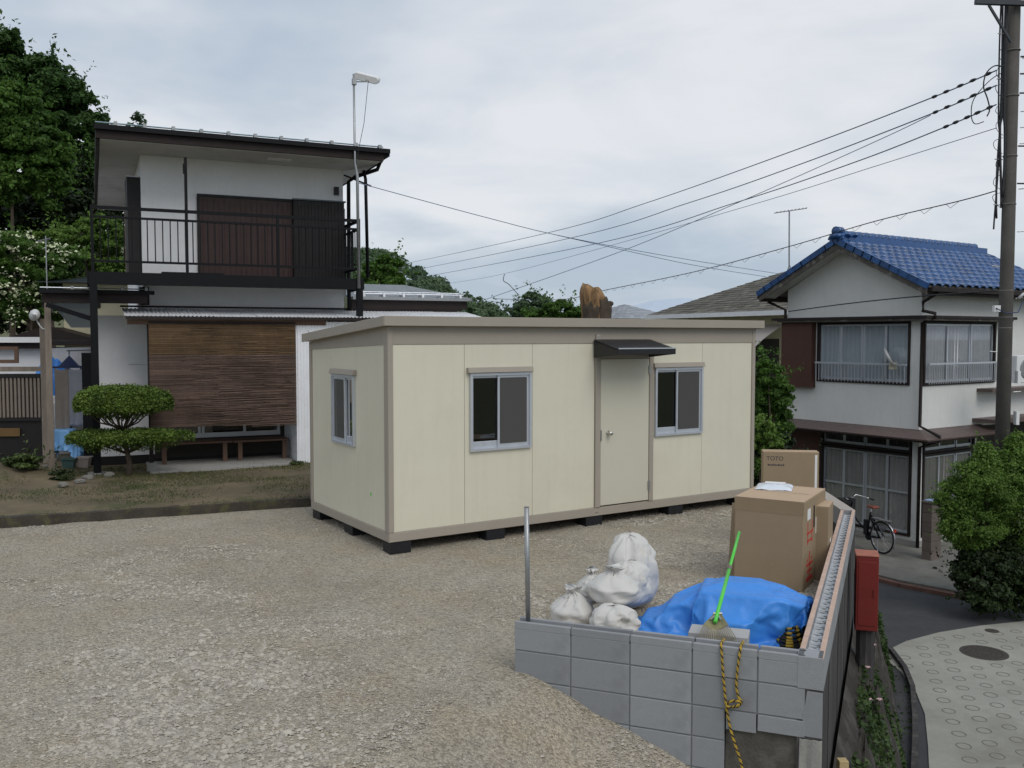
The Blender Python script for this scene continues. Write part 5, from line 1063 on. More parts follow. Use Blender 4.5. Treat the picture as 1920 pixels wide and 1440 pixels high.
# ================================================================== LEFT YARD
def arr(*a): return np.array(a)
m_topleaf = leafmat('topiary_leaf', (.045, .085, .02), (.17, .25, .045), .15, 3)
tb = PZ(241, 893, .12); t = thing('topiary_tree', 'cloud pruned topiary tree with two flat leafy tiers before the porch', 'tree', tb)
def dome_points(cx, cz, rx, ry, up_, dn_, n_, rough=.05):
    """clipped cushion: rounded top, upright rim, bowl underneath, thin leaves inside"""
    a = RNG.uniform(0, 6.283, n_); k = RNG.uniform(0, 1, n_); rr = np.sqrt(RNG.uniform(0, 1, n_)); wob = 1 + rough * np.sin(3 * a + 1) + rough * .7 * np.sin(7 * a) + .03 * np.sin(13 * a)
    topz = up_ * np.power(np.maximum(0, 1 - rr ** 3.2), .55); side_z = RNG.uniform(-.25, .75, n_); side_r = np.sqrt(np.maximum(0, 1 - np.abs(side_z) ** 2.6 * .6)); under = -dn_ * (1 - rr ** 2) * RNG.uniform(.2, 1, n_)
    r_ = np.where(k < .5, rr, np.where(k < .86, side_r * RNG.uniform(.9, 1.02, n_), rr * .95)); z = np.where(k < .5, topz, np.where(k < .86, np.where(side_z > 0, side_z * up_, side_z * dn_), under)) + RNG.normal(0, .020, n_)
    return np.stack([cx + r_ * np.cos(a) * rx * wob, r_ * np.sin(a) * ry * wob, cz + z + .014 * np.sin(7 * a) * r_], 1)
P_ = np.concatenate([dome_points(-.10, 1.09, .72, .46, .275, .22, 32000), dome_points(-.45, .58, .46, .34, .11, .22, 9000, .18), dome_points(.28, .60, .54, .34, .10, .22, 10000, .22), dome_points(-.05, .58, .48, .38, .09, .20, 7000, .08)])
V, Fc = leaf_quads(P_ + np.array([tb.x, tb.y, tb.z]), .019, .9, None, .6); npmesh('crown', V, Fc, m_topleaf, t, t)
mb = MB(); mb.tube([(0, 0, -.05), (.02, .0, .2), (-.02, 0, .42), (-.06, 0, .6), (-.08, 0, .75)], [.055, .042, .038, .04, .032], 8)
for i in range(26):
    a = i * 2.4; rr = .14 + .46 * (i / 26); mb.tube([(-.07, 0, .62 + .005 * i), (-.1 + rr * .5 * math.cos(a), rr * .45 * math.sin(a), .83), (-.1 + rr * 1.05 * math.cos(a), rr * .85 * math.sin(a), 1.10)], [.016, .011, .006], 5)
for i in range(12): a = i * .9; mb.tube([(-.02, 0, .35), (.35 * math.cos(a) - .05, .25 * math.sin(a), .5), (.52 * math.cos(a) - .06, .35 * math.sin(a), .6)], [.016, .01, .005], 5)
mb.build('trunk', m_bark, t, True)
def planter(label, px, py, m, s=1.):
    p = PZ(px, py, .13); t = thing('planter', label, 'planter', p, R(8), 'empty planters by the balcony post'); a, b, h = .10 * s, .08 * s, .16 * s
    MB().hexa([(-a * .78, -b * .78, 0), (a * .78, -b * .78, 0), (a * .78, b * .78, 0), (-a * .78, b * .78, 0), (-a, -b, h), (a, -b, h), (a, b, h), (-a, b, h)]).build('pot', m, t, bevel=.008); MB().ringbox(-a * 1.14, a * 1.14, -b * 1.16, b * 1.16, -a * .92, a * .92, -b * .9, b * .9, h, h + .02, lambda x, y, z: (x, z, y)).build('rim', m, t); MB().box(-a * .9, a * .9, -b * .88, b * .88, h + .001, h + .004).build('soil', m_bank, t)
planter('empty dark green planter standing on the yard', 130, 880, m_potg); planter('empty pale pinkish planter beside the dark green one', 158, 877, m_potp)
q = PZ(140, 850, .15); t = thing('garden_bench', 'low wooden plank bench behind the planters', 'bench', (q.x - .2, q.y + .35, .13), R(24)); 
for y in (0, .17): MB().box(-.16, .55, y, y + .15, .33, .36).build('plank', m_wood, t)
for x in (-.1, .45): MB().box(x, x + .05, .05, .27, 0, .33).build('leg', m_woodred, t)
t = thing('storage_crate', 'pale plastic crate standing on the plank bench', 'crate', (q.x - .05, q.y + .5, .495), R(24)); MB().ringbox(-.2, .3, -.14, .14, -.18, .28, -.12, .12, 0, .3, lambda x, y, z: (x, z, y)).build('sides', mat('crate_plastic', (.42, .40, .36), .6, .1), t); MB().box(-.18, .28, -.12, .12, 0, .02).build('bottom', m_potp, t)
# wooden gate with vertical slats and its posts
gp = PY_(87, 840, 15.6); gz = .12; t = thing('yard_gate', 'old timber gate with pale vertical slats at the yard side', 'gate', (gp.x, gp.y, gz), R(4))
MB().box(-.045, .045, -.045, .045, 0, 2.45).build('gate_post', m_wood, t); MB().box(-1.7, -.05, -.02, .02, 1.56, 1.64).build('rail', m_wood, t); MB().box(-1.7, -.05, -.025, .025, 1.45, 1.52).build('rail', m_shutdark, t); MB().box(-1.7, -.05, -.02, .02, .72, .78).build('rail', m_shutdark, t); MB().box(-1.7, -.05, .02, .03, .05, 1.5).build('back_board', m_shutdark, t)
sm_ = MB().box(0, .036, -.018, .012, .78, 1.46).mesh('slat'); sm_.materials.append(m_wood)
for i in range(25): piece('slat', sm_, t, (-1.66 + i * .0645, random.uniform(-.003, .003), random.uniform(-.005, .005)))
MB().box(-.78, -.42, -.025, -.019, .46, .60).build('name_plate', m_orange, t); MB().box(-1.7, -.06, -.03, .03, .02, .10).build('rail', m_shutdark, t); MB().ringbox(-1.2, -.42, 1.70, 1.98, -1.14, -.48, 1.76, 1.93, -.02, .02).build('transom_frame', m_woodred, t)
q = PY_(66, 598, 15.5); t = thing('satellite_dish', 'round white satellite dish mounted on the old timber gate post', 'satellite dish', q)
o = MB().lathe([(0, 0), (.05, .006), (.085, .02), (.10, .034)], (0, 0, 0), 22).build('reflector', m_white, t, True); o.rotation_euler = (R(80), 0, R(-6)); o.location = (0, .02, .06); MB().box(-.02, .025, -.06, -.03, .03, .075).build('feed', m_steel, t); MB().tube([(0, .03, .0), (.06, .04, -.12), (.10, .05, -.17), (.16, .06, -.17)], .012, 6).build('arm', m_white, t, True)
q = PY_(40, 655, 18.5); t = thing('white_shed', 'small white rendered shed with bright metal roof edge behind the gate', 'shed', (q.x - 2, q.y, .05), R(3)); MB().box(0, 2.4, 0, 2.5, 0, 1.98).build('wall', m_wallw, t); MB().box(-.2, 2.47, -.25, 2.7, 2.08, 2.14).build('roof', m_brown, t); MB().box(-.2, 2.5, -.30, -.25, 2.10, 2.21).build('roof_edge', m_white, t); MB().box(-.1, 2.45, -.2, -.05, 1.98, 2.08).build('eave_board', m_brown, t)
# laundry: hanger, towels, blue sheets over stored goods
q = PY_(128, 690, 16.2); t = thing('laundry_hanger', 'navy plastic laundry hanger with two towels pegged on it', 'laundry hanger', (q.x, q.y, 1.0), R(18)); MB().ringbox(-.30, .26, -.16, .16, -.28, .24, -.14, .14, .72, .745, lambda x, y, z: (x, z, y)).build('frame', m_navy, t); MB().add([(-.14, -.1, .75), (.18, -.1, .75), (.18, .1, .75), (-.14, .1, .75), (.02, 0, .94)], [(0, 1, 4), (1, 2, 4), (2, 3, 4), (3, 0, 4)]).build('folding_top', m_navy, t); MB().tube([(.02, 0, .94), (.02, 0, 1.02)], .01, 6).build('hook', m_navy, t)
for x0, x1, m__, z0 in ((-.20, .02, m_towel, -.42), (.02, .26, m_towel2, -.3)):
    MB().grid(lambda a, b: (x0 + (x1 - x0) * a, -.15 + .025 * math.sin(a * 9 + x0 * 9) * b + .01 * math.sin(b * 7), .735 - (.735 - z0) * b + .05 * math.sin(a * math.pi) * (1 - b) * -1), 16, 20).build('towel', m__, t, True, fix=False).modifiers.new('thick', 'SOLIDIFY').thickness = .006
for x in (-.25, -.02, .02, .22): MB().box(x - .01, x + .01, -.165, -.135, .70, .76).build('peg', m_navy, t)
MB().tube([(-.02, 0, 1.02), (.5, .05, 1.03)], .012, 6).build('rod', m_steel, t)
def drape(name, label, m, px, py, dep, wd, dp, ht, seed):
    p = PY_(px, py, dep); t = thing(name, label, 'tarpaulin', (p.x, p.y, .12), R(20)); 
    def fn(a, b):
        x, y = (a - .5) * 2, (b - .5) * 2; r_ = (abs(x) ** 3 + abs(y) ** 3) ** (1 / 3); z = ht * max(0, 1 - r_ ** 2.6) ** .55; nz = (mnoise.noise(Vector((x * 1.6 + seed, y * 1.6, 1))) * .30 + (.5 - abs(mnoise.noise(Vector((x * 4 + seed, y * 4, 6))))) * .16) * min(ht, .7) * max(0, 1.02 - r_) ** .4; return (x * wd / 2 * (1 + .08 * mnoise.noise(Vector((y * 3, seed, 2)))), y * dp / 2, max(.0, z * .88 + nz - .02))
    MB().grid(fn, 34, 34).build('sheet', m, t, False, fix=False); return t
drape('blue_tarp', 'upright blue sheet wrapped round goods behind the hanging towels', m_tarp, 100, 780, 17.4, .9, .8, 2.0, 1);  drape('white_sheet', 'white plastic sheet covering goods behind the gate post', m_white, 104, 800, 17.0, .5, .5, 1.15, 8)
hp_ = PY_(122, 800, 15.9); t = thing('blue_tarp', 'pale blue crumpled sheet heaped under the hanging towels', 'tarpaulin', (hp_.x, hp_.y, .13))
def cbx(x0, x1, y0, y1, h_): return MB().box(hp_.x + x0, hp_.x + x1, hp_.y + y0, hp_.y + y1, .1, .13 + h_)
drop_cloth(MB().grid(lambda a, b: (hp_.x + (a - .5) * 1.15 + .02 * random.random(), hp_.y + (b - .5) * 1.05 + .02 * random.random(), .80 + .04 * math.sin(a * 9 + b * 5)), 34, 32), [MB().box(hp_.x - 2, hp_.x + 2, hp_.y - 2, hp_.y + 2, .0, .125), cbx(-.18, .1, -.12, .15, .52), cbx(.08, .26, -.16, .1, .40), cbx(-.3, -.15, -.1, .1, .3)], 40, 5).build('sheet', m_tarpl, t, True, root=t, fix=False)
# shrubs and weeds of the yard
m_shrub = leafmat('shrub_leaf', (.02, .035, .012), (.09, .13, .03), .1, 4); m_dkshrub = leafmat('dark_shrub', (.012, .022, .008), (.05, .07, .02), .05, 4)
def shrub(label, px, py, z, dep_off, w_, h_, n_, leaf, m, name='shrub', cl=14):
    p = PZ(px, py, z); return make_tree(name, label, 'shrub', (p.x, p.y + dep_off, z), [(p.x, p.y + dep_off, z + h_ * .5, w_, w_ * .8, h_ * .55)], n_, leaf, m, .015, None, cl, .42, True)
shrub('dark rounded grass clump on the mound by the yard edge', 45, 880, .25, 0, .30, .22, 2500, .03, m_shrub); shrub('small dark shrub beside the planters', 118, 900, .14, 0, .16, .15, 1300, .022, m_dkshrub); shrub('light green leafy plant at the foot of the gate', 62, 842, .2, 0, .16, .2, 900, .03, m_topleaf); shrub('young leafy plant before the pale blue sheet', 112, 845, .15, .2, .16, .5, 500, .035, m_dkshrub); shrub('tiny green weed at the corner of the porch step', 556, 873, .12, 0, .10, .08, 400, .018, m_shrub)
for i, (px, py) in enumerate(((88, 862), (100, 868), (86, 878), (103, 885), (165, 898), (150, 905), (118, 912), (205, 893))):
    p = PZ(px, py, .14); rock('garden_stone', 'small grey stone edging the mound near the balcony post', 'stone', (p.x, p.y, .12), (random.uniform(.06, .1), .06, random.uniform(.03, .05)), m_rock, i, 'stones edging the planted mound')
# ================================================================== TREES
lf_dark = leafmat('leaf_dark', (.022, .055, .013), (.080, .160, .036), .35, .35)
lf_mid = leafmat('leaf_mid', (.036, .085, .015), (.130, .245, .045), .4, .5)
lf_bright = leafmat('leaf_bright', (.055, .112, .018), (.195, .315, .065), .4, .8)
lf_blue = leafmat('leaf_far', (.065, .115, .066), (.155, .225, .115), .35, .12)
def px_blobs(L_, dep):
    """crown lobes from (px, py, rx_px, rz_px, depth offset)"""
    o = []
    for x, y, rx, rz, dd in L_:
        p = PY_(x, y, dep + dd); k = (dep + dd) / F; o.append((p.x, p.y, p.z, rx * k, rx * k * .9, rz * k))
    return o
def tree_px(name, label, dep, blobs, base_px, n, size, leaf, tr, group=None, clumps=30, spread=.26, zb=.3, cat='tree', fill=.35, limbs=True):
    bl_ = px_blobs(blobs, dep); x = (base_px - PXC) / F * dep; return make_tree(name, label, cat, (x, dep, zb), bl_, n, size, leaf, tr, group, clumps, spread, limbs, fill=fill)
tree_px('broadleaf_tree', 'tall dark broadleaf tree towering over the yard beside the white house roof', 33, [(10, 120, 60, 70, 0), (80, 165, 70, 62, 0), (140, 215, 56, 58, 0), (40, 230, 90, 90, 1), (120, 290, 80, 80, 1), (20, 340, 80, 90, 1), (185, 270, 30, 60, 0), (-70, 160, 90, 110, 1), (160, 360, 50, 80, 2)], 60, 95000, .085, lf_dark, .22, 'trees behind the white house', 70, .21, 0, limbs=False)
tree_px('broadleaf_tree', 'mid green tree with drooping lobes in front of the tall dark tree', 28, [(20, 215, 70, 55, 0), (65, 275, 60, 60, 0), (10, 310, 60, 70, 0), (95, 330, 40, 60, .5), (-60, 270, 70, 90, 0)], 20, 60000, .07, lf_mid, .10, 'trees behind the white house', 60, .23, 0, limbs=False)
tree_px('broadleaf_tree', 'shaded dark tree filling the gap below the mid green lobes', 30.5, [(30, 420, 70, 60, 0), (110, 420, 70, 70, 0), (180, 400, 50, 70, 1), (-40, 430, 80, 90, 0), (60, 500, 90, 70, 1), (150, 500, 80, 60, 1), (0, 560, 90, 60, 0), (110, 330, 60, 60, 1.5)], 90, 50000, .10, leafmat('leaf_deep_shade', (.006, .013, .004), (.020, .036, .011), .1, .4), .3, 'trees behind the white house', 34, .3, 0)  # shade inside the foliage put into a near-black leaf colour
tree_px('broadleaf_tree', 'bright green spreading tree seen through the balcony railing', 26, [(150, 435, 46, 26, 0), (205, 440, 40, 34, 0), (110, 455, 40, 24, -.3), (190, 490, 60, 40, .3), (235, 470, 34, 40, .5)], 170, 32000, .052, lf_bright, .14, 'trees behind the white house', 26, .28, 0)
dg = tree_px('dogwood_tree', 'dogwood tree covered in small white blossom beside the cream house', 23.5, [(30, 470, 46, 34, 0), (85, 500, 50, 40, 0), (20, 540, 50, 42, 0), (110, 478, 46, 20, .2), (60, 570, 56, 40, .3), (-20, 500, 40, 60, 0), (120, 540, 26, 40, .5)], 60, 36000, .042, lf_mid, .09, 'trees behind the white house', 28, .3, .2)
P_, O_ = crown_points(px_blobs([(30, 452, 46, 26, -.35), (85, 482, 50, 32, -.4), (15, 530, 46, 38, -.4), (115, 468, 46, 14, -.2), (60, 560, 50, 36, -.3), (40, 590, 30, 24, -.5)], 23.5), 900, 40, .26)
V, Fc = leaf_quads(P_, .036, 1.3, O_ * .3, .9); npmesh('blossom', V, Fc, mat('blossom_white', (.62, .66, .44), .7, .08), dg, dg)
tree_px('sapling', 'thin pale sapling top showing above the roof edge of the white house', 34, [(258, 232, 18, 18, 0)], 258, 260, .09, lf_blue, .03, None, 12, .4, 0)
# woods on the hill beyond the house
hw_ = []
RID = [(560, 452), (680, 464), (720, 468), (760, 488), (800, 508), (850, 540), (900, 560), (960, 588), (1000, 600)]
def ridge_y(x):
    for (x0, y0), (x1, y1) in zip(RID, RID[1:]):
        if x0 <= x <= x1: return y0 + (y1 - y0) * (x - x0) / (x1 - x0)
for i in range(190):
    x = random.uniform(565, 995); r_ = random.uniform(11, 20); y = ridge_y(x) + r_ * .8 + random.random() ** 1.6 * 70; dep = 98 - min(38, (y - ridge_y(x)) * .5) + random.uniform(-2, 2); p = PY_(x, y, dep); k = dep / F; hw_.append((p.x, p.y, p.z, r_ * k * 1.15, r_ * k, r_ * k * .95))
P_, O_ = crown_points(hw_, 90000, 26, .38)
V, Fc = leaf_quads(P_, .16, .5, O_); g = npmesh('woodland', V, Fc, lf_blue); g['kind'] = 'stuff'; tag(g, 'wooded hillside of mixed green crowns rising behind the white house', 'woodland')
tree_px('broadleaf_tree', 'bright green tree standing before the hillside woods beside the balcony', 45, [(700, 520, 26, 30, 0), (728, 505, 26, 26, 0), (740, 535, 22, 30, 0), (690, 555, 30, 26, -1)], 710, 16000, .10, lf_mid, .2, None, 24, .3, 0)
tree_px('broadleaf_tree', 'yellow green bank of foliage above the single storey wing', 30, [(690, 545, 24, 14, 0), (715, 560, 30, 12, 0), (745, 568, 24, 8, 0)], 700, 6000, .055, lf_bright, .08, None, 18, .34, 1.5)
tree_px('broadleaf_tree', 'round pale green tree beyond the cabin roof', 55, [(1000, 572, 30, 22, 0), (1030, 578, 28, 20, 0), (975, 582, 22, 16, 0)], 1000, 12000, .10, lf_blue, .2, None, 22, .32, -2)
tree_px('broadleaf_tree', 'fresh green tree just left of the big stump behind the cabin', 38, [(1050, 580, 30, 16, 0), (1078, 584, 22, 14, 0), (1010, 588, 26, 12, 0)], 1060, 12000, .07, lf_mid, .15, None, 22, .32, -2)
tree_px('garden_tree', 'leafy green tree in the gap between cabin and blue roofed house', 17.2, [(1440, 700, 26, 24, 0), (1455, 735, 36, 34, .3), (1425, 750, 34, 36, .3), (1460, 790, 34, 30, .6)], 1450, 24000, .038, lf_mid, .06, None, 24, .3, -2.1)
tree_px('garden_tree', 'loose yellowish shrub beside the cabin end wall', 16.2, [(1425, 800, 20, 30, 0), (1445, 825, 22, 26, 0), (1420, 850, 24, 30, 0)], 1430, 8000, .028, lf_bright, .03, None, 18, .34, -2.1)
tree_px('dark_hedge', 'dark shaded hedge behind the cardboard boxes and garden tree', 19.2, [(1430, 830, 50, 60, 0), (1460, 880, 50, 60, 0), (1400, 880, 50, 60, .5)], 1440, 11000, .055, leafmat('leaf_deep_shade', (.006, .013, .004), (.02, .036, .011), .1, .4), .05, None, 26, .36, -2.1, 'hedge')  # hedge shade painted by the same near-black leaf colour
bu = tree_px('street_bush', 'bright green bush growing round the foot of the utility pole', 14.4, [(1830, 900, 46, 40, 0), (1795, 935, 40, 40, .1), (1870, 930, 50, 46, .3), (1900, 880, 40, 50, .5), (1845, 855, 20, 28, 0), (1825, 985, 50, 40, .2), (1930, 960, 60, 70, .4), (1905, 835, 22, 26, .6), (1790, 985, 30, 30, 0)], 1850, 64000, .023, lf_bright, .02, None, 110, .30, -2.15, 'bush', limbs=False)
tree_px('street_bush', 'dark lower bush overhanging the road under the bright green one', 14.7, [(1860, 1040, 56, 50, 0), (1910, 1060, 56, 60, 0), (1840, 1090, 44, 40, -.2), (1900, 1110, 60, 34, -.2), (1825, 1045, 36, 46, .0), (1850, 1125, 40, 22, -.4)], 1870, 32000, .034, leafmat('leaf_shade', (.008, .018, .006), (.035, .058, .015), .1, .9), .04, None, 30, .32, -2.15, 'bush')  # shade beneath the bright crown put into the leaf colour
# weeds on the bank and by the gutter
P_ = []
for i in range(11000):
    a, b = random.uniform(.05, .95), random.uniform(.2, 1.0)
    q = bank(a, b)
    if fbm(q.x * 2.4, q.y * 1.8, 1.) + .35 * b < .36: continue
    P_.append((q.x, q.y, q.z + random.uniform(.0, .14)))
for i in range(1500):
    k = random.randrange(len(g_) - 1); q = g_[k].lerp(g_[k + 1], random.random()); P_.append((q.x + random.uniform(-.5, -.15), q.y, q.z + .1 + random.uniform(0, .22)))
P_ = np.array(P_); V, Fc = leaf_quads(P_, .026, .8); g = npmesh('bank_weeds', V, Fc, leafmat('weed_leaf', (.02, .04, .012), (.075, .12, .035), .2, 3)); g['kind'] = 'stuff'; tag(g, 'tangled green weeds and ivy covering the bank below the retaining wall', 'weeds')
for i, (a, b) in enumerate(((.42, .34), (.5, .30), (.60, .40), (.38, .5), (.66, .34))):
    q = bank(a, b); t = thing('pink_flower', 'small pale pink flower on the weedy bank', 'flower', (q.x, q.y, q.z), 0, 'pink flowers on the bank'); MB().tube([(0, 0, 0), (.01, -.02, .16)], .003, 5).build('stem', MATS['weed_leaf'], t)
    MB().add([p for k in range(5) for p in ((.01, -.02, .16), (.01 + .022 * math.cos(k * 1.257), -.02 + .022 * math.sin(k * 1.257), .18), (.01 + .032 * math.cos(k * 1.257 + .5), -.02 + .032 * math.sin(k * 1.257 + .5), .175), (.01 + .022 * math.cos(k * 1.257 + 1.), -.02 + .022 * math.sin(k * 1.257 + 1.), .18))], [(k * 4, k * 4 + 1, k * 4 + 2, k * 4 + 3) for k in range(5)]).build('petals', mat('petal_pink', (.72, .50, .52), .7, .1), t, fix=False)
# the big cut stump behind the cabin
sp = PY_(1118, 597, 16.5); t = thing('tree_stump', 'tall split tree stump with torn orange wood showing above the cabin roof', 'tree stump', (sp.x, sp.y, .05)); mb = MB(); nu, nv = 30, 34; H_ = sp.z + .02
tops = lambda a: .50 + .02 * math.sin(2 * a + 1.0) + .03 * max(0, math.cos(a - 3.0)) - .10 * max(0, math.cos(a - .15)) ** 2 + .012 * math.sin(5 * a) + .03 * mnoise.noise(Vector((math.cos(a) * 3, math.sin(a) * 3, 1)))
for i in range(nv + 1):
    f = i / nv
    for j in range(nu):
        a = 2 * math.pi * j / nu; z = f * (H_ + tops(a)); up_ = max(0, (z - H_) / .5); r_ = (.235 + .10 * (1 - f) ** 3) * math.sqrt(max(.0, 1 - .55 * max(0, (f - .90) / .10) ** 2.2)) * (1 + .05 * math.sin(3 * a) + .06 * math.sin(7 * a + z * 2) + .12 * mnoise.noise(Vector((math.cos(a) * 2, math.sin(a) * 2, z * 2.5)))) * (1 - .16 * up_ * (math.cos(a) > 0) * math.cos(a)) * (1.0 + .10 * up_ * max(0, -math.cos(a)))
        mb.v.append((r_ * math.cos(a) - .05 * up_, r_ * math.sin(a), z))
for i in range(nv):
    for j in range(nu): mb.f.append((i * nu + j, i * nu + (j + 1) % nu, (i + 1) * nu + (j + 1) % nu, (i + 1) * nu + j))
mb.v.append((-.05, .0, H_ + .47)); c_ = len(mb.v) - 1
for j in range(nu): mb.f.append((nv * nu + j, nv * nu + (j + 1) % nu, c_))
mb.build('trunk', m_stumpw, t, True)
def bark_strip(a0, a1, z0, z1, r_): 
    q = MB().grid(lambda a, b: ((r_ + .03 * mnoise.noise(Vector((a * 4, b * 5, 3)))) * math.cos(a0 + (a1 - a0) * a), (r_ + .03 * mnoise.noise(Vector((a * 4, b * 5, 7)))) * math.sin(a0 + (a1 - a0) * a), z0 + (z1 - z0 + .28 * mnoise.noise(Vector((a * 4.3 + a0, 0, 2)))) * b), 14, 12); q.build('bark', m_bark, t, True, fix=False).modifiers.new('thick', 'SOLIDIFY').thickness = .03
bark_strip(-1.4, .6, H_ - .6, H_ + .22, .275); bark_strip(-2.9, -1.4, H_ - .6, H_ + .15, .26)
rock('bark_burr', 'dark burr', 'burr', (0, 0, 0), (.07, .06, .05), m_bark, 9); o = bpy.data.objects['bark_burr']; o.parent = t; o.location = (.23, -.1, H_ + .14)
for k in ('label', 'category'): del o[k]
# ================================================================== UTILITY POLE AND WIRES
pp = PY_(1880, 800, 15.4); pole = thing('utility_pole', 'tall weathered concrete utility pole with cable bundle at the road corner', 'utility pole', (pp.x, pp.y, -2.2)); px_, py_ = pp.x, pp.y
MB().tube([(0, 0, 0), (0, 0, 10.5)], [.122, .094], 20).build('shaft', m_pole, pole, True)
def zpx(y): return PY_(1880, y, 15.4).z + 2.2
for i, y in enumerate((65, 110, 150, 210, 240, 270, 300, 355, 385, 435, 500, 560, 660, 735)):
    s_ = 1 if i % 2 else -1
    if y in (110, 240, 435): s_ = 1
    z = zpx(y); MB().tube([(s_ * .14, -.03, z), (s_ * .27, -.03, z + .01)], .009, 6).build('step_bolt', m_steel, pole)
for y in (95, 180, 293, 383, 545, 595, 615): z = zpx(y); MB().lathe([(.110, -.009), (.115, 0), (.110, .009)], (0, 0, z), 20).build('band', mat('band_dull', (.17, .16, .15), .7, .15, 6), pole)
m_dkst = mat('dark_steel', (.06, .065, .075), .6, .15, 6, metal=.3); ca_ = MB().bar((-.72, -.16, zpx(10)), (.9, -.16, zpx(16)), .075, .075).build('crossarm', m_dkst, pole); MB().bar((-.50, -.16, zpx(16)), (-.12, -.16, zpx(85)), .04, .03).build('crossarm_brace', m_dkst, pole); MB().tube([(-.64, -.16, zpx(6)), (-.64, -.16, zpx(-8))], .03, 8).build('insulator', m_iron, pole)
for k in range(4):
    P_ = [(-.15 - .022 * k + .03 * math.sin(z_ * 1.9 + k * 2) * (1 if z_ < 8 else .3), -.06 + .02 * k, z_) for z_ in np.linspace(zpx(370 + 20 * k), zpx(-20), 30)]; MB().tube(P_, .022 - .003 * k, 6).build('riser_cable', m_wire, pole, True)
for k in range(9): z_ = zpx(90 + k * 34); MB().tube(smooth_path([(-.17, -.08, z_), (-.25 - .03 * (k % 3), -.08, z_ - .06), (-.27 - .03 * (k % 2), -.08, z_ - .17), (-.17, -.08, z_ - .26)], 6), .005, 5).build('slack_loop', m_wire, pole, True)
MB().tube(smooth_path([(-.15, -.05, zpx(128)), (-.30, -.02, zpx(124)), (-.44, -.02, zpx(138)), (-.47, 0, zpx(162)), (-.40, 0, zpx(185)), (-.36, 0, zpx(205)), (-.40, 0, zpx(218))], 8), .011, 6).build('jumper_cable', m_wire, pole, True)
for y0, y1, x in ((695, 718, .16), (770, 795, .155)): MB().box(x - .01, x + .04, -.15, -.05, zpx(y1), zpx(y0)).build('number_plate', m_white, pole)
MB().tube([(.18, -.05, zpx(560)), (.24, -.08, zpx(552)), (.32, -.1, zpx(549))], .025, 8).build('lamp_arm', m_white, pole, True); MB().box(-.24, -.14, -.10, -.02, zpx(585), zpx(573)).build('clamp_box', m_white, pole)
MB().tube([(-.22, -.1, zpx(578)), (-.1, -.2, zpx(588)), (.1, -.2, zpx(586)), (.22, -.1, zpx(565))], .01, 6).build('blue_cord', m_navy, pole, True)
MB().tube(smooth_path([(-.16, -.05, zpx(136)), (-.36, 0, zpx(150)), (-.62, 0, zpx(185)), (-.66, 0, zpx(215)), (-.60, 0, zpx(232)), (-.45, 0, zpx(228))], 8), .008, 6).build('jumper_cable', m_wire, pole, True)
for k, y in enumerate((108, 140, 176, 275, 345)): MB().tube(smooth_path([(.10, -.05, zpx(y)), (6, -1.5, zpx(y) - .25), (13, -3.2, zpx(y) - .1), (24, -6, zpx(y) + .9)], 5), .014, 6).build('branch_cable', m_wire, pole)
# far pole on the hillside
fp = PY_(741, 545, 78); t = thing('far_utility_pole', 'distant grey utility pole with transformers standing against the wooded hill', 'utility pole', (fp.x, fp.y, fp.z - 6)); MB().tube([(0, 0, 0), (0, 0, 8.9)], [.2, .15], 10).build('shaft', m_steel, t)
for z in (8.5, 7.9, 7.2): MB().box(-.8, .8, -.06, .06, z, z + .12).build('crossarm', m_steel, t)
for z, x in ((6.9, .5), (6.1, .55)): MB().lathe([(.28, 0), (.28, .6), (.2, .7)], (x, 0, z), 10).build('transformer', m_steel, t)
def wire(label, pts, r_=.008, m=None, n_=14, hang=None):
    """cable through points (px, py, distance)"""
    P_ = smooth_path([PY_(*q) for q in pts], n_); t = thing('overhead_wire', label, 'cable', P_[0], 0, 'overhead wires'); MB().tube(P_, r_, 5).build('cable', m or m_wireb, t, True, root=t)
    if hang:
        d0, step, dep_ = hang; acc = 0; L_ = [0]
        for a, b in zip(P_, P_[1:]): L_.append(L_[-1] + (b - a).length)
        s = d0
        while s < L_[-1] - d0:
            i = max(k for k in range(len(L_)) if L_[k] <= s); p = P_[i].lerp(P_[min(i + 1, len(P_) - 1)], (s - L_[i]) / max(1e-6, L_[min(i + 1, len(P_) - 1)] - L_[i])); d = (P_[min(i + 1, len(P_) - 1)] - P_[i]).normalized()
            MB().tube([p - d * step * .27, p + Vector((0, 0, -dep_)) + d * .04, p + d * step * .22], .0045, 4).build('hanger', m_wire, t, root=t); s += step
    return t
def depth_line(x): # distance along the main line: nearer the street pole on the right, the far pole on the left
    f = (1880 - x) / (1880 - 741); return 1 / ((1 / 15.3) * (1 - f) + (1 / 77) * f)
def main_pts(L_): return [(x, y, depth_line(x)) for x, y in L_]
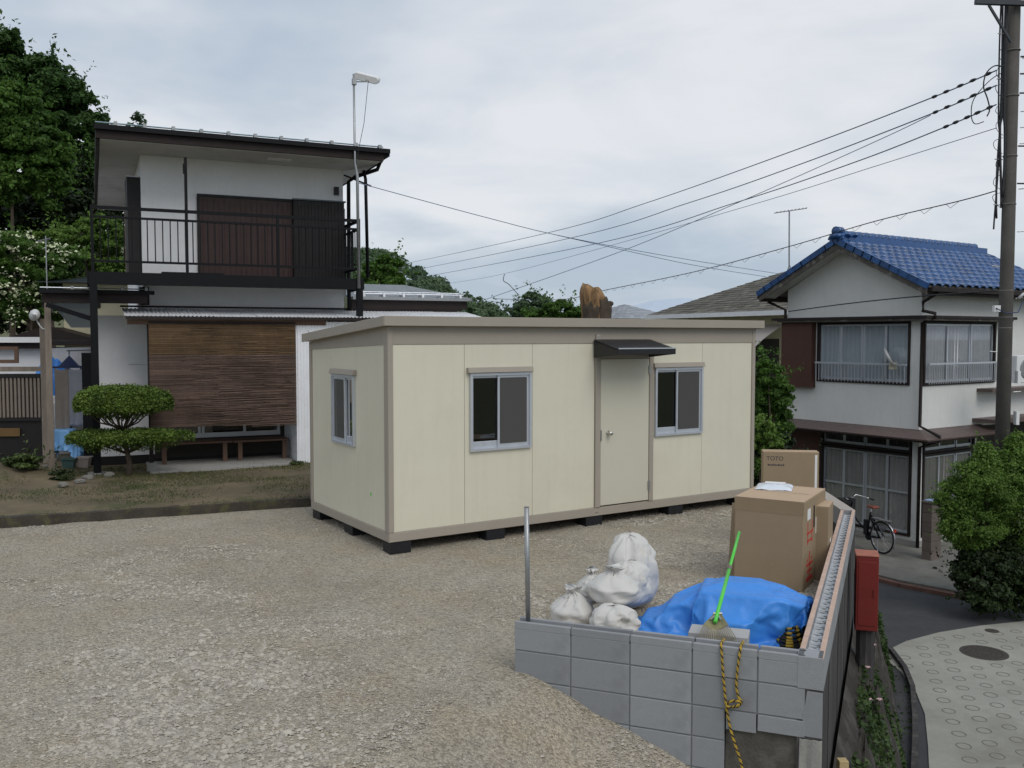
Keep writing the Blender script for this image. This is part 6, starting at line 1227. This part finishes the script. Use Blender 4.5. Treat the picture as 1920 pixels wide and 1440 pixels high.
for lab, L_ in (('topmost thin overhead wire from the street pole to the hill', [(1868, 132), (1750, 182), (1500, 278), (1213, 380), (1025, 437), (776, 491), (745, 496)]), ('second overhead wire with black splices near the street pole', [(1868, 160), (1752, 211), (1500, 308), (1292, 380), (1071, 446), (793, 503), (745, 511)]),
                ('third overhead wire running below the spliced one to the hill', [(1868, 196), (1772, 238), (1600, 305), (1379, 380), (1117, 457), (817, 515), (745, 527)]), ('thinnest overhead wire beneath the three power wires', [(1868, 240), (1640, 312), (1423, 380), (1121, 467), (946, 513), (857, 529), (745, 545)])):
    r_ = .012 if 'thinnest' not in lab else .007; t = wire(lab, main_pts(L_), r_); P_ = [PY_(*q) for q in main_pts(L_)[:3]]
    if r_ > .008:
        d = P_[1] - P_[0]
        for f in (.12, .35, .55, .78, .98): c = P_[0] + d * f; e_ = d.normalized() * .085; MB().tube([c - e_, c - e_ * .3, c + e_ * .3, c + e_], [.008, .028, .03, .008], 8).build('splice', m_wire, t, True, root=t)
wire('service wire sloping down from the spliced wire to the low roofs', [(1745, 216, 17.5), (1640, 266, 18.5), (1388, 378, 21), (1165, 471, 24), (926, 556, 27), (905, 562, 27.5)], .008)
wire('black service wire from the corner of the white house over the cabin', [(672, 343, 15.8), (800, 378, 16.3), (920, 410, 17), (1027, 437, 18), (1156, 463, 20), (1310, 490, 23), (1465, 514, 26)], .007); wire('lower twin of the service wire leaving the white house', [(1027, 437, 18), (1156, 466, 20), (1300, 497, 23), (1436, 519, 26)], .007)
wire('telephone cable with zigzag hangers strung from the street pole', [(1866, 358, 15.3), (1798, 377, 16), (1640, 415, 18), (1480, 462, 20.5), (1300, 510, 24), (1134, 544, 29), (1047, 562, 33), (924, 560, 40)], .010, m_wire, 14, (.9, .62, .085))
wire('drop wire across the gable wall of the blue roofed house', [(1478, 584, 19.6), (1600, 568, 18.0), (1730, 555, 16.8), (1870, 545, 15.3)], .012, m_wire)
wire('limp cable end hanging from the thinnest wire', [(946, 514, 50), (944, 526, 50), (955, 534, 50), (972, 553, 50)], .02, m_wire)
q = PY_(88, 535, 21); t = thing('roof_antenna', 'thin dark aerial on a mast before the dogwood blossom', 'antenna', (q.x, q.y, 3.0)); MB().tube([(0, 0, 0), (0, 0, 1.55)], .012, 6).build('mast', m_steel, t); MB().tube([(-.2, 0, 1.42), (.1, 0, 1.5)], .01, 5).build('boom', m_steel, t)
for i in range(5): x = -.18 + i * .06; MB().tube([(x, -.1, 1.42 + i * .015), (x, .1, 1.42 + i * .015)], .006, 4).build('element', m_steel, t)
